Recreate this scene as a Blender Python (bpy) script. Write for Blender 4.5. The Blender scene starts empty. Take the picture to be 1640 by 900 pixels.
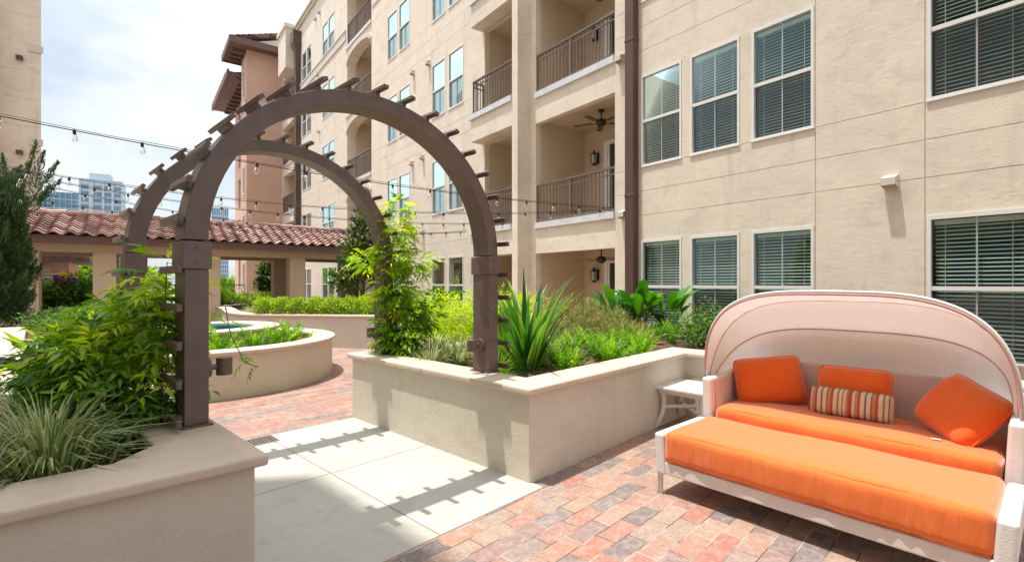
import bpy, math, random
import numpy as np
from mathutils import Vector, Matrix
R = math.radians
random.seed(7); rng = np.random.default_rng(7)
sc = bpy.context.scene
C = sc.collection

# ------------------------------------------------------------------ camera, sky, sun, exposure
F, CX, HY = 790.0, 820.0, 453.0          # focal length and horizon of the photograph, in its pixels
cam_d = bpy.data.cameras.new('camera'); cam = bpy.data.objects.new('camera', cam_d); C.objects.link(cam)
cam_d.sensor_width = 36; cam_d.lens = 36 * F / 1640; cam_d.shift_y = 3 / 1640
cam_d.clip_start = .05; cam_d.clip_end = 3000
cam.location = (0, 0, 1.5); cam.rotation_euler = (R(90), 0, 0)
sc.camera = cam

SUN = Vector((-.225, -.03, .97)).normalized()
world = bpy.data.worlds.new("World"); sc.world = world; world.use_nodes = True
wn = world.node_tree.nodes; wl = world.node_tree.links; wn.clear()
out = wn.new('ShaderNodeOutputWorld'); bg = wn.new('ShaderNodeBackground'); bg.inputs[1].default_value = .105
sky = wn.new('ShaderNodeTexSky'); sky.sky_type = 'NISHITA'; sky.sun_disc = False
sky.sun_elevation = math.asin(SUN.z); sky.sun_rotation = math.atan2(SUN.x, SUN.y)
sky.air_density = 1.0; sky.dust_density = 1.2
tc = wn.new('ShaderNodeTexCoord'); mp = wn.new('ShaderNodeMapping'); mp.inputs['Scale'].default_value = (1.0, 1.0, 2.2)
mp.inputs['Location'].default_value = (.35, .2, .1)
nz = wn.new('ShaderNodeTexNoise'); nz.inputs['Scale'].default_value = 2.1; nz.inputs['Detail'].default_value = 6; nz.inputs['Roughness'].default_value = .55
rp = wn.new('ShaderNodeValToRGB'); rp.color_ramp.elements[0].position = .36; rp.color_ramp.elements[1].position = .56
rp.color_ramp.elements[0].color = (.58, .58, .58, 1); rp.color_ramp.elements[1].color = (1, 1, 1, 1)
nz2 = wn.new('ShaderNodeTexNoise'); nz2.inputs['Scale'].default_value = 4.2; nz2.inputs['Detail'].default_value = 7
cr = wn.new('ShaderNodeValToRGB'); cr.color_ramp.elements[0].position = .3; cr.color_ramp.elements[1].position = .62
cr.color_ramp.elements[0].color = (5.2, 5.95, 6.55, 1); cr.color_ramp.elements[1].color = (6.9, 7.15, 7.35, 1)
mx = wn.new('ShaderNodeMixRGB')
wl.new(tc.outputs['Generated'], mp.inputs[0]); wl.new(mp.outputs[0], nz.inputs[0]); wl.new(mp.outputs[0], nz2.inputs[0])
wl.new(nz.outputs[0], rp.inputs[0]); wl.new(nz2.outputs[0], cr.inputs[0])
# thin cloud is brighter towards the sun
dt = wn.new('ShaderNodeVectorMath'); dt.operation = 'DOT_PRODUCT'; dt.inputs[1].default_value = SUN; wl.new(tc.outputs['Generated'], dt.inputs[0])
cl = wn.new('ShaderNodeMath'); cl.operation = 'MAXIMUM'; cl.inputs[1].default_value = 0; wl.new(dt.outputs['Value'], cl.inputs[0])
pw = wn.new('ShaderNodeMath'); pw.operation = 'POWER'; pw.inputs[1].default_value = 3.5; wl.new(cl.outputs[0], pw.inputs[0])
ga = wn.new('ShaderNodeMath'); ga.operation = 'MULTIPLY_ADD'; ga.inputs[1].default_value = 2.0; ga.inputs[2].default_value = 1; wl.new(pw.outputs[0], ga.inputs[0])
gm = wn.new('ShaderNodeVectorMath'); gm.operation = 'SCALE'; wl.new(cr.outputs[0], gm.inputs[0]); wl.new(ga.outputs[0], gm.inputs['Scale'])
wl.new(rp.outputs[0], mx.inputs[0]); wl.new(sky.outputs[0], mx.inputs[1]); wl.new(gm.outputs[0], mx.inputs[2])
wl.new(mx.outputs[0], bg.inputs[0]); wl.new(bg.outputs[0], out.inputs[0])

sd = bpy.data.lights.new('sun', 'SUN'); sun = bpy.data.objects.new('sun', sd); C.objects.link(sun)
sd.energy = 3.6; sd.angle = R(.55); sd.color = (1, .965, .91)
sun.rotation_euler = SUN.to_track_quat('Z', 'Y').to_euler(); sun.location = (-5, 0, 30)
vs = sc.view_settings; vs.view_transform = 'Standard'; vs.look = 'None'; vs.gamma = 1; vs.exposure = .47; vs.use_curve_mapping = False
sc.cycles.max_bounces = 7; sc.cycles.diffuse_bounces = 4; sc.cycles.transparent_max_bounces = 12
try: sc.cycles.caustics_reflective = False; sc.cycles.caustics_refractive = False
except Exception: pass

# ------------------------------------------------------------------ helpers
def lab(o, label=None, cat=None, group=None, kind=None):
    if label: o['label'] = label
    if cat: o['category'] = cat
    if group: o['group'] = group
    if kind: o['kind'] = kind
    return o
FR = {}
def thing(name, label, cat, loc=(0, 0, 0), rot=0, group=None):
    o = bpy.data.objects.new(name, None); C.objects.link(o); o.empty_display_size = .2
    o.location = loc; o.rotation_euler = (0, 0, rot)
    lab(o, label, cat, group); FR[o.name] = (tuple(loc), rot); return o
def root(o):
    while o.parent: o = o.parent
    return o
class MB:
    def __init__(s): s.v = []; s.f = []
    def add(s, vs, fs):
        b = len(s.v); s.v += [tuple(map(float, v)) for v in vs]; s.f += [tuple(b + i for i in f) for f in fs]; return s
    def box(s, x0, x1, y0, y1, z0, z1, M=None):
        v = [(x, y, z) for x in (x0, x1) for y in (y0, y1) for z in (z0, z1)]
        if M is not None: v = [tuple(M @ Vector(p)) for p in v]
        return s.add(v, [(0, 1, 3, 2), (4, 6, 7, 5), (0, 4, 5, 1), (2, 3, 7, 6), (0, 2, 6, 4), (1, 5, 7, 3)])
    def quad(s, a, b, c, d): return s.add([a, b, c, d], [(0, 1, 2, 3)])
    def tube(s, pts, r, n=8, cap=True, closed=False):
        pts = [Vector(p) for p in pts]; m = len(pts)
        rs = r if isinstance(r, (list, tuple)) else [r] * m
        vs_ = []; prev = None
        for i, p in enumerate(pts):
            a = pts[i - 1] if (i > 0 or closed) else p; b = pts[(i + 1) % m] if (i < m - 1 or closed) else p
            t = (b - a).normalized()
            if prev is None:
                ref = Vector((0, 0, 1)) if abs(t.z) < .9 else Vector((1, 0, 0)); x = t.cross(ref).normalized()
            else: x = (prev - t * prev.dot(t)).normalized()
            prev = x; y = t.cross(x)
            for k in range(n):
                g = 2 * math.pi * k / n; vs_.append(p + x * (rs[i] * math.cos(g)) + y * (rs[i] * math.sin(g)))
        fs = []
        for i in range(m if closed else m - 1):
            j = (i + 1) % m
            for k in range(n): fs.append((i * n + k, i * n + (k + 1) % n, j * n + (k + 1) % n, j * n + k))
        if cap and not closed: fs += [tuple(range(n))[::-1], tuple((m - 1) * n + k for k in range(n))]
        return s.add(vs_, fs)
    def lathe(s, prof, c=(0, 0, 0), n=20):
        vs_ = [(c[0] + r * math.cos(2 * math.pi * k / n), c[1] + r * math.sin(2 * math.pi * k / n), c[2] + z) for r, z in prof for k in range(n)]
        fs = [(i * n + k, i * n + (k + 1) % n, (i + 1) * n + (k + 1) % n, (i + 1) * n + k) for i in range(len(prof) - 1) for k in range(n)]
        return s.add(vs_, fs)
    def strip(s, path, r0, r1, z0, z1, closed=False):
        """solid band along a path, between two offsets to its right-hand side"""
        P = [Vector((p[0], p[1])) for p in path]; n = len(P)
        def off(i, d):
            a = P[i - 1] if (closed or i > 0) else None; b = P[(i + 1) % n] if (closed or i < n - 1) else None
            t1 = (P[i] - a).normalized() if a is not None else None; t2 = (b - P[i]).normalized() if b is not None else None
            if t1 is None: t1 = t2
            if t2 is None: t2 = t1
            n1 = Vector((t1.y, -t1.x)); n2 = Vector((t2.y, -t2.x)); m = (n1 + n2).normalized()
            return P[i] + m * (d / max(.3, m.dot(n1)))
        vs_ = []
        for i in range(n):
            o, q = off(i, r1), off(i, r0)
            vs_ += [(o.x, o.y, z0), (o.x, o.y, z1), (q.x, q.y, z1), (q.x, q.y, z0)]
        fs = []
        for i in range(n if closed else n - 1):
            j = (i + 1) % n
            for k in range(4): fs.append((4 * i + k, 4 * j + k, 4 * j + (k + 1) % 4, 4 * i + (k + 1) % 4))
        if not closed: fs += [(0, 1, 2, 3), (4 * n - 1, 4 * n - 2, 4 * n - 3, 4 * n - 4)]
        return s.add(vs_, fs)
    def build(s, name, m, parent=None, world=False, loc=None, rot=0, bevel=0, seg=2, smooth=False, weld=False, autos=False):
        v = np.array(s.v, float).reshape(-1, 3)
        if parent is not None and world:
            l, a = FR[root(parent).name]
            v = v - np.array(l); c, sn = math.cos(-a), math.sin(-a)
            v = np.column_stack([v[:, 0] * c - v[:, 1] * sn, v[:, 0] * sn + v[:, 1] * c, v[:, 2]])
        org = None
        if parent is None and loc is None:
            org = np.array([(v[:, 0].min() + v[:, 0].max()) / 2, (v[:, 1].min() + v[:, 1].max()) / 2, v[:, 2].min()]); v = v - org
        me = bpy.data.meshes.new(name); me.from_pydata(v.tolist(), [], s.f); me.materials.append(m); me.update()
        if weld or bevel:
            import bmesh
            b = bmesh.new(); b.from_mesh(me)
            if weld: bmesh.ops.remove_doubles(b, verts=b.verts, dist=1e-4)
            bmesh.ops.recalc_face_normals(b, faces=b.faces); b.to_mesh(me); b.free()
        o = bpy.data.objects.new(name, me); C.objects.link(o)
        if parent is not None: o.parent = parent
        elif org is not None: o.location = org.tolist(); FR[o.name] = (tuple(org), 0)
        else: o.location = loc; o.rotation_euler = (0, 0, rot); FR[o.name] = (tuple(loc), rot)
        if bevel:
            bm_ = o.modifiers.new('bevel', 'BEVEL'); bm_.width = bevel; bm_.segments = seg; bm_.limit_method = 'ANGLE'; bm_.angle_limit = R(35)
        if smooth or bevel: me.polygons.foreach_set('use_smooth', [True] * len(me.polygons))
        if bevel: 
            o.modifiers.new('wn', 'WEIGHTED_NORMAL').keep_sharp = False
        return o
def copy_tree(o, parent=None):
    c = o.copy(); C.objects.link(c); c.parent = parent
    for ch in list(o.children): copy_tree(ch, c)
    return c
def at(px, py, Y): return Vector(((px - CX) / F * Y, Y, 1.5 + (HY - py) / F * Y))
def onz(px, py, z=0):
    Y = (1.5 - z) * F / (py - HY); return Vector(((px - CX) / F * Y, Y, z))
def spline(pts, k=8, closed=False):
    P = [Vector(p) for p in pts]; n = len(P); o = []
    for i in range(n if closed else n - 1):
        if closed: a, b, c, d = P[i - 1], P[i], P[(i + 1) % n], P[(i + 2) % n]
        else: a, b, c, d = P[max(i - 1, 0)], P[i], P[i + 1], P[min(i + 2, n - 1)]
        for j in range(k):
            t = j / k
            o.append(.5 * ((2 * b) + (c - a) * t + (2 * a - 5 * b + 4 * c - d) * t * t + (3 * b - a - 3 * c + d) * t ** 3))
    if not closed: o.append(P[-1])
    return o

# ------------------------------------------------------------------ materials
def mat(name, col, rough=.7, var=.08, scale=3, bump=.0, bscale=60, metal=0, spec=.5, detail=4, stretch=None, bdist=.01, col2=None, second=None, sheen=0):
    m = bpy.data.materials.new(name); m.use_nodes = True
    n = m.node_tree.nodes; l = m.node_tree.links; p = n['Principled BSDF']
    p.inputs['Roughness'].default_value = rough; p.inputs['Metallic'].default_value = metal
    p.inputs['Specular IOR Level'].default_value = spec
    if sheen: p.inputs['Sheen Weight'].default_value = sheen
    t = n.new('ShaderNodeTexCoord'); mp = n.new('ShaderNodeMapping'); l.new(t.outputs['Object'], mp.inputs[0])
    if stretch: mp.inputs['Scale'].default_value = stretch
    z = n.new('ShaderNodeTexNoise'); z.inputs['Scale'].default_value = scale; z.inputs['Detail'].default_value = detail; z.inputs['Roughness'].default_value = .6
    l.new(mp.outputs[0], z.inputs[0])
    r = n.new('ShaderNodeValToRGB'); r.color_ramp.elements[0].position = .3; r.color_ramp.elements[1].position = .7
    a = [c * (1 - var) for c in col]; b = [min(1, c * (1 + var)) for c in (col2 or col)]
    r.color_ramp.elements[0].color = (*a, 1); r.color_ramp.elements[1].color = (*b, 1)
    l.new(z.outputs[0], r.inputs[0]); last = r.outputs[0]
    if second:                                     # broad blotches of wear: (scale, colour, amount)
        z3 = n.new('ShaderNodeTexNoise'); z3.inputs['Scale'].default_value = second[0]; z3.inputs['Detail'].default_value = 7; z3.inputs['Roughness'].default_value = .7
        l.new(mp.outputs[0], z3.inputs[0])
        r3 = n.new('ShaderNodeValToRGB'); r3.color_ramp.elements[0].position = .5; r3.color_ramp.elements[1].position = .72
        r3.color_ramp.elements[0].color = (0, 0, 0, 1); r3.color_ramp.elements[1].color = (second[2],) * 3 + (1,)
        l.new(z3.outputs[0], r3.inputs[0])
        mxx = n.new('ShaderNodeMixRGB'); l.new(r3.outputs[0], mxx.inputs[0]); l.new(last, mxx.inputs[1]); mxx.inputs[2].default_value = (*second[1], 1); last = mxx.outputs[0]
    l.new(last, p.inputs['Base Color'])
    if bump:
        z2 = n.new('ShaderNodeTexNoise'); z2.inputs['Scale'].default_value = bscale; z2.inputs['Detail'].default_value = 3
        l.new(mp.outputs[0], z2.inputs[0])
        bp = n.new('ShaderNodeBump'); bp.inputs['Strength'].default_value = bump; bp.inputs['Distance'].default_value = bdist
        l.new(z2.outputs[0], bp.inputs['Height']); l.new(bp.outputs[0], p.inputs['Normal'])
    return m
def leaf_mat(name, cols, trans=.35, rough=.45):
    m = bpy.data.materials.new(name); m.use_nodes = True
    n = m.node_tree.nodes; l = m.node_tree.links; p = n['Principled BSDF']; o = n['Material Output']
    a = n.new('ShaderNodeAttribute'); a.attribute_name = 'tint'
    r = n.new('ShaderNodeValToRGB')
    while len(r.color_ramp.elements) < len(cols): r.color_ramp.elements.new(.5)
    for i, c in enumerate(cols):
        r.color_ramp.elements[i].position = i / (len(cols) - 1); r.color_ramp.elements[i].color = (*c, 1)
    l.new(a.outputs['Fac'], r.inputs[0]); l.new(r.outputs[0], p.inputs['Base Color'])
    p.inputs['Roughness'].default_value = rough; p.inputs['Specular IOR Level'].default_value = .4
    t = n.new('ShaderNodeBsdfTranslucent'); h = n.new('ShaderNodeHueSaturation'); h.inputs['Saturation'].default_value = 1.15; h.inputs['Value'].default_value = 1.7
    l.new(r.outputs[0], h.inputs['Color']); l.new(h.outputs[0], t.inputs[0])
    mx = n.new('ShaderNodeMixShader'); mx.inputs[0].default_value = trans
    l.new(p.outputs[0], mx.inputs[1]); l.new(t.outputs[0], mx.inputs[2]); l.new(mx.outputs[0], o.inputs[0])
    return m
def glass_mat(name, tint=(.8, .88, .86), refl=(.82, 1, .98), ior=1.55):
    m = bpy.data.materials.new(name); m.use_nodes = True
    n = m.node_tree.nodes; l = m.node_tree.links; o = n['Material Output']; n.remove(n['Principled BSDF'])
    t = n.new('ShaderNodeBsdfTransparent'); t.inputs[0].default_value = (*tint, 1)
    g = n.new('ShaderNodeBsdfGlossy'); g.inputs['Roughness'].default_value = .015; g.inputs[0].default_value = (*refl, 1)
    tc_ = n.new('ShaderNodeTexCoord'); z = n.new('ShaderNodeTexNoise'); z.inputs['Scale'].default_value = 1.3; z.inputs['Detail'].default_value = 1
    b = n.new('ShaderNodeBump'); b.inputs['Strength'].default_value = .03; b.inputs['Distance'].default_value = .03
    l.new(tc_.outputs['Object'], z.inputs[0]); l.new(z.outputs[0], b.inputs['Height']); l.new(b.outputs[0], g.inputs['Normal'])
    f = n.new('ShaderNodeFresnel'); f.inputs[0].default_value = ior
    mm = n.new('ShaderNodeMath'); mm.operation = 'MULTIPLY_ADD'; mm.inputs[1].default_value = 1.2; mm.inputs[2].default_value = .0; mm.use_clamp = True
    l.new(f.outputs[0], mm.inputs[0])
    mx = n.new('ShaderNodeMixShader'); l.new(mm.outputs[0], mx.inputs[0]); l.new(t.outputs[0], mx.inputs[1]); l.new(g.outputs[0], mx.inputs[2]); l.new(mx.outputs[0], o.inputs[0])
    return m
def screen_mat():
    m = bpy.data.materials.new('insect screen'); m.use_nodes = True
    n = m.node_tree.nodes; l = m.node_tree.links; o = n['Material Output']; p = n['Principled BSDF']
    p.inputs['Base Color'].default_value = (.075, .08, .085, 1); p.inputs['Roughness'].default_value = .6
    t = n.new('ShaderNodeBsdfTransparent'); mx = n.new('ShaderNodeMixShader'); mx.inputs[0].default_value = .27
    l.new(t.outputs[0], mx.inputs[1]); l.new(p.outputs[0], mx.inputs[2]); l.new(mx.outputs[0], o.inputs[0]); return m
def brick_mat():
    m = bpy.data.materials.new('clay pavers'); m.use_nodes = True
    n = m.node_tree.nodes; l = m.node_tree.links; p = n['Principled BSDF']
    t = n.new('ShaderNodeTexCoord'); dn = n.new('ShaderNodeTexNoise'); dn.inputs['Scale'].default_value = 9; dn.inputs['Detail'].default_value = 3
    l.new(t.outputs['Object'], dn.inputs[0])
    ad = n.new('ShaderNodeVectorMath'); ad.operation = 'MULTIPLY_ADD'; ad.inputs[1].default_value = (.010, .010, 0)
    l.new(dn.outputs['Color'], ad.inputs[0]); l.new(t.outputs['Object'], ad.inputs[2])
    b = n.new('ShaderNodeTexBrick'); l.new(ad.outputs[0], b.inputs[0])
    b.offset = .5; b.inputs['Color1'].default_value = (0, 0, 0, 1); b.inputs['Color2'].default_value = (1, 1, 1, 1); b.inputs['Mortar'].default_value = (.5, .5, .5, 1)
    b.inputs['Scale'].default_value = 1; b.inputs['Mortar Size'].default_value = .0035; b.inputs['Mortar Smooth'].default_value = .3
    b.inputs['Bias'].default_value = 0; b.inputs['Brick Width'].default_value = .275; b.inputs['Row Height'].default_value = .13
    r = n.new('ShaderNodeValToRGB'); r.color_ramp.interpolation = 'LINEAR'
    stops = [(.05, (.22, .175, .165)), (.18, (.31, .205, .18)), (.34, (.375, .205, .16)), (.48, (.41, .245, .185)), (.6, (.41, .17, .125)), (.72, (.43, .27, .19)), (.86, (.40, .285, .215)), (.97, (.27, .215, .20))]
    while len(r.color_ramp.elements) < len(stops): r.color_ramp.elements.new(.5)
    for e, (a, c) in zip(r.color_ramp.elements, stops): e.position = a; e.color = (*c, 1)
    l.new(b.outputs['Color'], r.inputs[0])
    # cloudy tone inside each paver, and pale dusty scuffs
    z = n.new('ShaderNodeTexNoise'); z.inputs['Scale'].default_value = 14; z.inputs['Detail'].default_value = 7; z.inputs['Roughness'].default_value = .65; l.new(t.outputs['Object'], z.inputs[0])
    zr = n.new('ShaderNodeValToRGB'); zr.color_ramp.elements[0].position = .46; zr.color_ramp.elements[1].position = .72; zr.color_ramp.elements[0].color = (0, 0, 0, 1); zr.color_ramp.elements[1].color = (.55, .55, .55, 1); l.new(z.outputs[0], zr.inputs[0])
    m1 = n.new('ShaderNodeMixRGB'); l.new(zr.outputs[0], m1.inputs[0]); l.new(r.outputs[0], m1.inputs[1]); m1.inputs[2].default_value = (.56, .43, .37, 1)
    z4 = n.new('ShaderNodeTexNoise'); z4.inputs['Scale'].default_value = 45; z4.inputs['Detail'].default_value = 4; l.new(t.outputs['Object'], z4.inputs[0])
    zr4 = n.new('ShaderNodeValToRGB'); zr4.color_ramp.elements[0].position = .3; zr4.color_ramp.elements[1].position = .7; zr4.color_ramp.elements[0].color = (.8, .8, .8, 1); zr4.color_ramp.elements[1].color = (1.12, 1.12, 1.12, 1); l.new(z4.outputs[0], zr4.inputs[0])
    m4 = n.new('ShaderNodeMixRGB'); m4.blend_type = 'MULTIPLY'; m4.inputs[0].default_value = 1; l.new(m1.outputs[0], m4.inputs[1]); l.new(zr4.outputs[0], m4.inputs[2])
    # joints: sand in some, dark gaps in others
    jz = n.new('ShaderNodeTexNoise'); jz.inputs['Scale'].default_value = 3.1; jz.inputs['Detail'].default_value = 3; l.new(t.outputs['Object'], jz.inputs[0])
    jr = n.new('ShaderNodeValToRGB'); jr.color_ramp.elements[0].position = .45; jr.color_ramp.elements[1].position = .55; jr.color_ramp.elements[0].color = (.10, .08, .07, 1); jr.color_ramp.elements[1].color = (.50, .44, .38, 1); l.new(jz.outputs[0], jr.inputs[0])
    m2 = n.new('ShaderNodeMixRGB'); l.new(b.outputs['Fac'], m2.inputs[0]); l.new(m4.outputs[0], m2.inputs[1]); l.new(jr.outputs[0], m2.inputs[2])
    l.new(m2.outputs[0], p.inputs['Base Color']); p.inputs['Roughness'].default_value = .75
    iv = n.new('ShaderNodeMath'); iv.operation = 'MULTIPLY_ADD'; iv.inputs[1].default_value = -1.0; l.new(b.outputs['Fac'], iv.inputs[0])
    zz = n.new('ShaderNodeMath'); zz.operation = 'MULTIPLY'; zz.inputs[1].default_value = .5; l.new(z4.outputs[0], zz.inputs[0]); l.new(zz.outputs[0], iv.inputs[2])
    bp = n.new('ShaderNodeBump'); bp.inputs['Strength'].default_value = .6; bp.inputs['Distance'].default_value = .006; l.new(iv.outputs[0], bp.inputs['Height']); l.new(bp.outputs[0], p.inputs['Normal'])
    return m
def tint_mat(name, cols, rough=.7, bump=0):
    m = leaf_mat(name, cols, 0, rough); return m
def stripe_mat():
    m = bpy.data.materials.new('striped fabric'); m.use_nodes = True
    n = m.node_tree.nodes; l = m.node_tree.links; p = n['Principled BSDF']; p.inputs['Roughness'].default_value = .9
    t = n.new('ShaderNodeTexCoord'); s = n.new('ShaderNodeSeparateXYZ'); l.new(t.outputs['Object'], s.inputs[0])
    a = n.new('ShaderNodeMath'); a.operation = 'MULTIPLY_ADD'; a.inputs[1].default_value = 3.7; a.inputs[2].default_value = 10.0; l.new(s.outputs[0], a.inputs[0])
    f = n.new('ShaderNodeMath'); f.operation = 'FRACT'; l.new(a.outputs[0], f.inputs[0])
    r = n.new('ShaderNodeValToRGB'); r.color_ramp.interpolation = 'CONSTANT'
    cr_, rd, bl, gd, gr = (.74, .62, .46), (.40, .105, .075), (.16, .22, .26), (.50, .27, .15), (.24, .25, .12)
    st = [(0, rd), (.09, cr_), (.15, gd), (.22, rd), (.27, cr_), (.36, bl), (.41, cr_), (.5, rd), (.53, gd), (.60, rd), (.66, cr_), (.75, gr), (.79, cr_), (.86, bl), (.89, cr_), (.95, gd)]
    while len(r.color_ramp.elements) < len(st): r.color_ramp.elements.new(.5)
    for e, (q, c) in zip(r.color_ramp.elements, st): e.position = q; e.color = (*c, 1)
    l.new(f.outputs[0], r.inputs[0]); l.new(r.outputs[0], p.inputs['Base Color']); return m
def fabric(name, col, wr=.25, stretch=(3, 3, 3), sc_=4, rough=.85, trans=0):
    m = mat(name, col, rough, .05, 5, wr, sc_, spec=.25, stretch=stretch, bdist=.02, sheen=.5)
    if trans:
        n = m.node_tree.nodes; l = m.node_tree.links; p = n['Principled BSDF']; o = n['Material Output']
        t = n.new('ShaderNodeBsdfTranslucent'); t.inputs[0].default_value = (*col, 1); mx = n.new('ShaderNodeMixShader'); mx.inputs[0].default_value = trans
        l.new(p.outputs[0], mx.inputs[1]); l.new(t.outputs[0], mx.inputs[2]); l.new(mx.outputs[0], o.inputs[0])
    return m

def stucco_mat(name, col, dark, swirl=.25, grain=.25, blot=.55):
    m = bpy.data.materials.new(name); m.use_nodes = True
    n = m.node_tree.nodes; l = m.node_tree.links; p = n['Principled BSDF']; p.inputs['Roughness'].default_value = .92; p.inputs['Specular IOR Level'].default_value = .15
    t = n.new('ShaderNodeTexCoord')
    def noise(scale, detail, stretch, rough=.6, dist=0):
        mp = n.new('ShaderNodeMapping'); mp.inputs['Scale'].default_value = stretch; l.new(t.outputs['Object'], mp.inputs[0])
        z = n.new('ShaderNodeTexNoise'); z.inputs['Scale'].default_value = scale; z.inputs['Detail'].default_value = detail; z.inputs['Roughness'].default_value = rough; z.inputs['Distortion'].default_value = dist
        l.new(mp.outputs[0], z.inputs[0]); return z.outputs[0]
    def ramp(src, a, b, c0, c1):
        r = n.new('ShaderNodeValToRGB'); r.color_ramp.elements[0].position = a; r.color_ramp.elements[1].position = b; r.color_ramp.elements[0].color = (*c0, 1); r.color_ramp.elements[1].color = (*c1, 1); l.new(src, r.inputs[0]); return r.outputs[0]
    def mix(fac, a, b):
        x = n.new('ShaderNodeMixRGB'); l.new(fac, x.inputs[0]); l.new(a, x.inputs[1])
        if isinstance(b, tuple): x.inputs[2].default_value = (*b, 1)
        else: l.new(b, x.inputs[2])
        return x.outputs[0]
    c = ramp(noise(1.1, 5, (1, 1, 1)), .3, .7, [v * .93 for v in col], [min(.9, v * 1.06) for v in col])
    c = mix(ramp(noise(2.3, 8, (1, 1, 1.6), .72, .8), .5, .74, (0, 0, 0), (blot,) * 3), c, dark)
    c = mix(ramp(noise(3.2, 6, (1, 1, .16), .65), .56, .76, (0, 0, 0), (blot * .85,) * 3), c, dark)
    c = mix(ramp(noise(11, 6, (1, 1, 1), .7), .52, .75, (0, 0, 0), (blot * .35,) * 3), c, dark)
    l.new(c, p.inputs['Base Color'])
    a = n.new('ShaderNodeMath'); a.operation = 'MULTIPLY'; a.inputs[1].default_value = swirl; l.new(noise(5.5, 4, (1, 1, 1.8), .55, 1.2), a.inputs[0])
    b = n.new('ShaderNodeMath'); b.operation = 'MULTIPLY_ADD'; b.inputs[1].default_value = grain * .25; l.new(noise(60, 3, (1, 1, 1)), b.inputs[0]); l.new(a.outputs[0], b.inputs[2])
    bp = n.new('ShaderNodeBump'); bp.inputs['Strength'].default_value = .8; bp.inputs['Distance'].default_value = .03; l.new(b.outputs[0], bp.inputs['Height']); l.new(bp.outputs[0], p.inputs['Normal'])
    return m
M = {}
M['stucco'] = stucco_mat('beige stucco', (.79, .705, .59), (.55, .47, .385), .13, .4, .6)
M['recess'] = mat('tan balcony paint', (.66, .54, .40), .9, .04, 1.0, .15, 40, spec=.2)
M['trim'] = mat('pale trim', (.66, .61, .54), .85, .06, 2, .1, 60, spec=.2)
M['ledge'] = mat('white ledge flashing', (.66, .68, .70), .5, .12, 9, 0)
M['terra'] = stucco_mat('terracotta stucco', (.70, .46, .36), (.56, .36, .27), .25, .3, .5)
M['brownwood'] = mat('brown eave boards', (.165, .095, .08), .7, .12, 3, .1, 30, stretch=(1, 1, 6))
M['bronze'] = mat('bronze painted steel', (.135, .092, .076), .38, .16, 7, .08, 60, second=(3, (.20, .15, .13), .35), spec=.5)
M['pipe'] = mat('brown downpipe', (.10, .052, .042), .4, .12, 2.5, .02, 30)
M['rail'] = mat('brown railing paint', (.17, .125, .11), .45, .06, 6)
M['white'] = mat('white vinyl', (.80, .79, .76), .4, .03, 4)
M['blind'] = mat('blind slats', (.74, .75, .70), .6, .03, 4)
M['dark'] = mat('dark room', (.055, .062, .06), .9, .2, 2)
M['glass'] = glass_mat('window glass', (.76, .87, .82), (.76, .97, .96), 1.52)
M['screen'] = screen_mat()
M['pwall'] = stucco_mat('planter stucco', (.65, .60, .50), (.48, .42, .34), .08, .6, .45)
M['cap'] = mat('cast stone cap', (.64, .53, .43), .8, .06, 4, .15, 120, second=(2.6, (.48, .38, .29), .6), spec=.25, bdist=.004)
M['concrete'] = stucco_mat('broom finished concrete', (.53, .505, .45), (.37, .33, .28), .02, .2, .6)
M['mulch'] = mat('mulch', (.10, .055, .034), .95, .5, 40, 1, 50, col2=(.22, .13, .085), bdist=.05)
M['soilground'] = mat('far paving', (.32, .27, .24), .9, .12, .6, .2, 20)
M['brick'] = brick_mat()
M['orange'] = fabric('orange canvas', (.80, .15, .018), .32, (1.5, 1.5, 1.5), 9)
M['orange_seat'] = fabric('orange seat canvas', (.82, .185, .034), .4, (16, 2.2, 2.2), 1.6)
M['piping'] = mat('orange piping', (.82, .17, .024), .8, .05, 8)
M['frame'] = mat('white woven frame', (.76, .73, .70), .5, .05, 10, .5, 130, bdist=.004)
M['panel'] = mat('pale woven panel', (.66, .56, .52), .8, .05, 10, .35, 160, bdist=.003)
M['canopy'] = fabric('canopy cloth', (.87, .84, .82), .5, (5, 1.5, 1.5), 2.4, .8, .58)
M['rib'] = mat('canopy seam', (.50, .33, .29), .8, .1, 30, .4, 200)
M['steel'] = mat('brushed steel', (.55, .52, .5), .3, .08, 20, metal=.9)
M['stripe'] = stripe_mat()
M['tablewhite'] = mat('painted table', (.78, .74, .68), .5, .05, 6, .05, 60)
M['black'] = mat('black metal', (.02, .02, .021), .4, .2, 10)
M['cable'] = mat('black cable', (.012, .012, .012), .6, .1, 10)
M['bulb'] = glass_mat('bulb glass', (.93, .93, .92), (1, 1, 1), 1.45)
M['fanwood'] = mat('fan blade wood', (.17, .09, .05), .5, .2, 6, stretch=(1, 8, 1))
M['lampglass'] = mat('lantern glass', (.45, .44, .4), .2, .1, 8)
M['greypipe'] = mat('grey conduit', (.30, .29, .28), .5, .08, 8)
M['tile'] = tint_mat('clay roof tile', [(.15, .085, .078), (.29, .165, .14), (.38, .23, .195), (.50, .37, .33)], .85)
M['water'] = mat('pool water', (.02, .27, .31), .06, .25, 9, .35, 7, spec=.6, bdist=.03)
M['pooltile'] = mat('blue pool tile', (.06, .16, .22), .25, .6, 55, col2=(.2, .36, .42))
M['bark'] = mat('bark', (.13, .09, .065), .9, .25, 14, .6, 30, stretch=(1, 1, .3))
M['stem'] = mat('green stem', (.12, .16, .05), .6, .15, 10)
M['curtain'] = mat('tower concrete', (.47, .54, .60), .7, .05, .2)
M['blueglass'] = mat('blue curtain wall', (.13, .30, .45), .15, .35, .05, spec=.8, detail=2)
M['signred'] = mat('sign red', (.55, .04, .03), .5, .05, 5)
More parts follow.
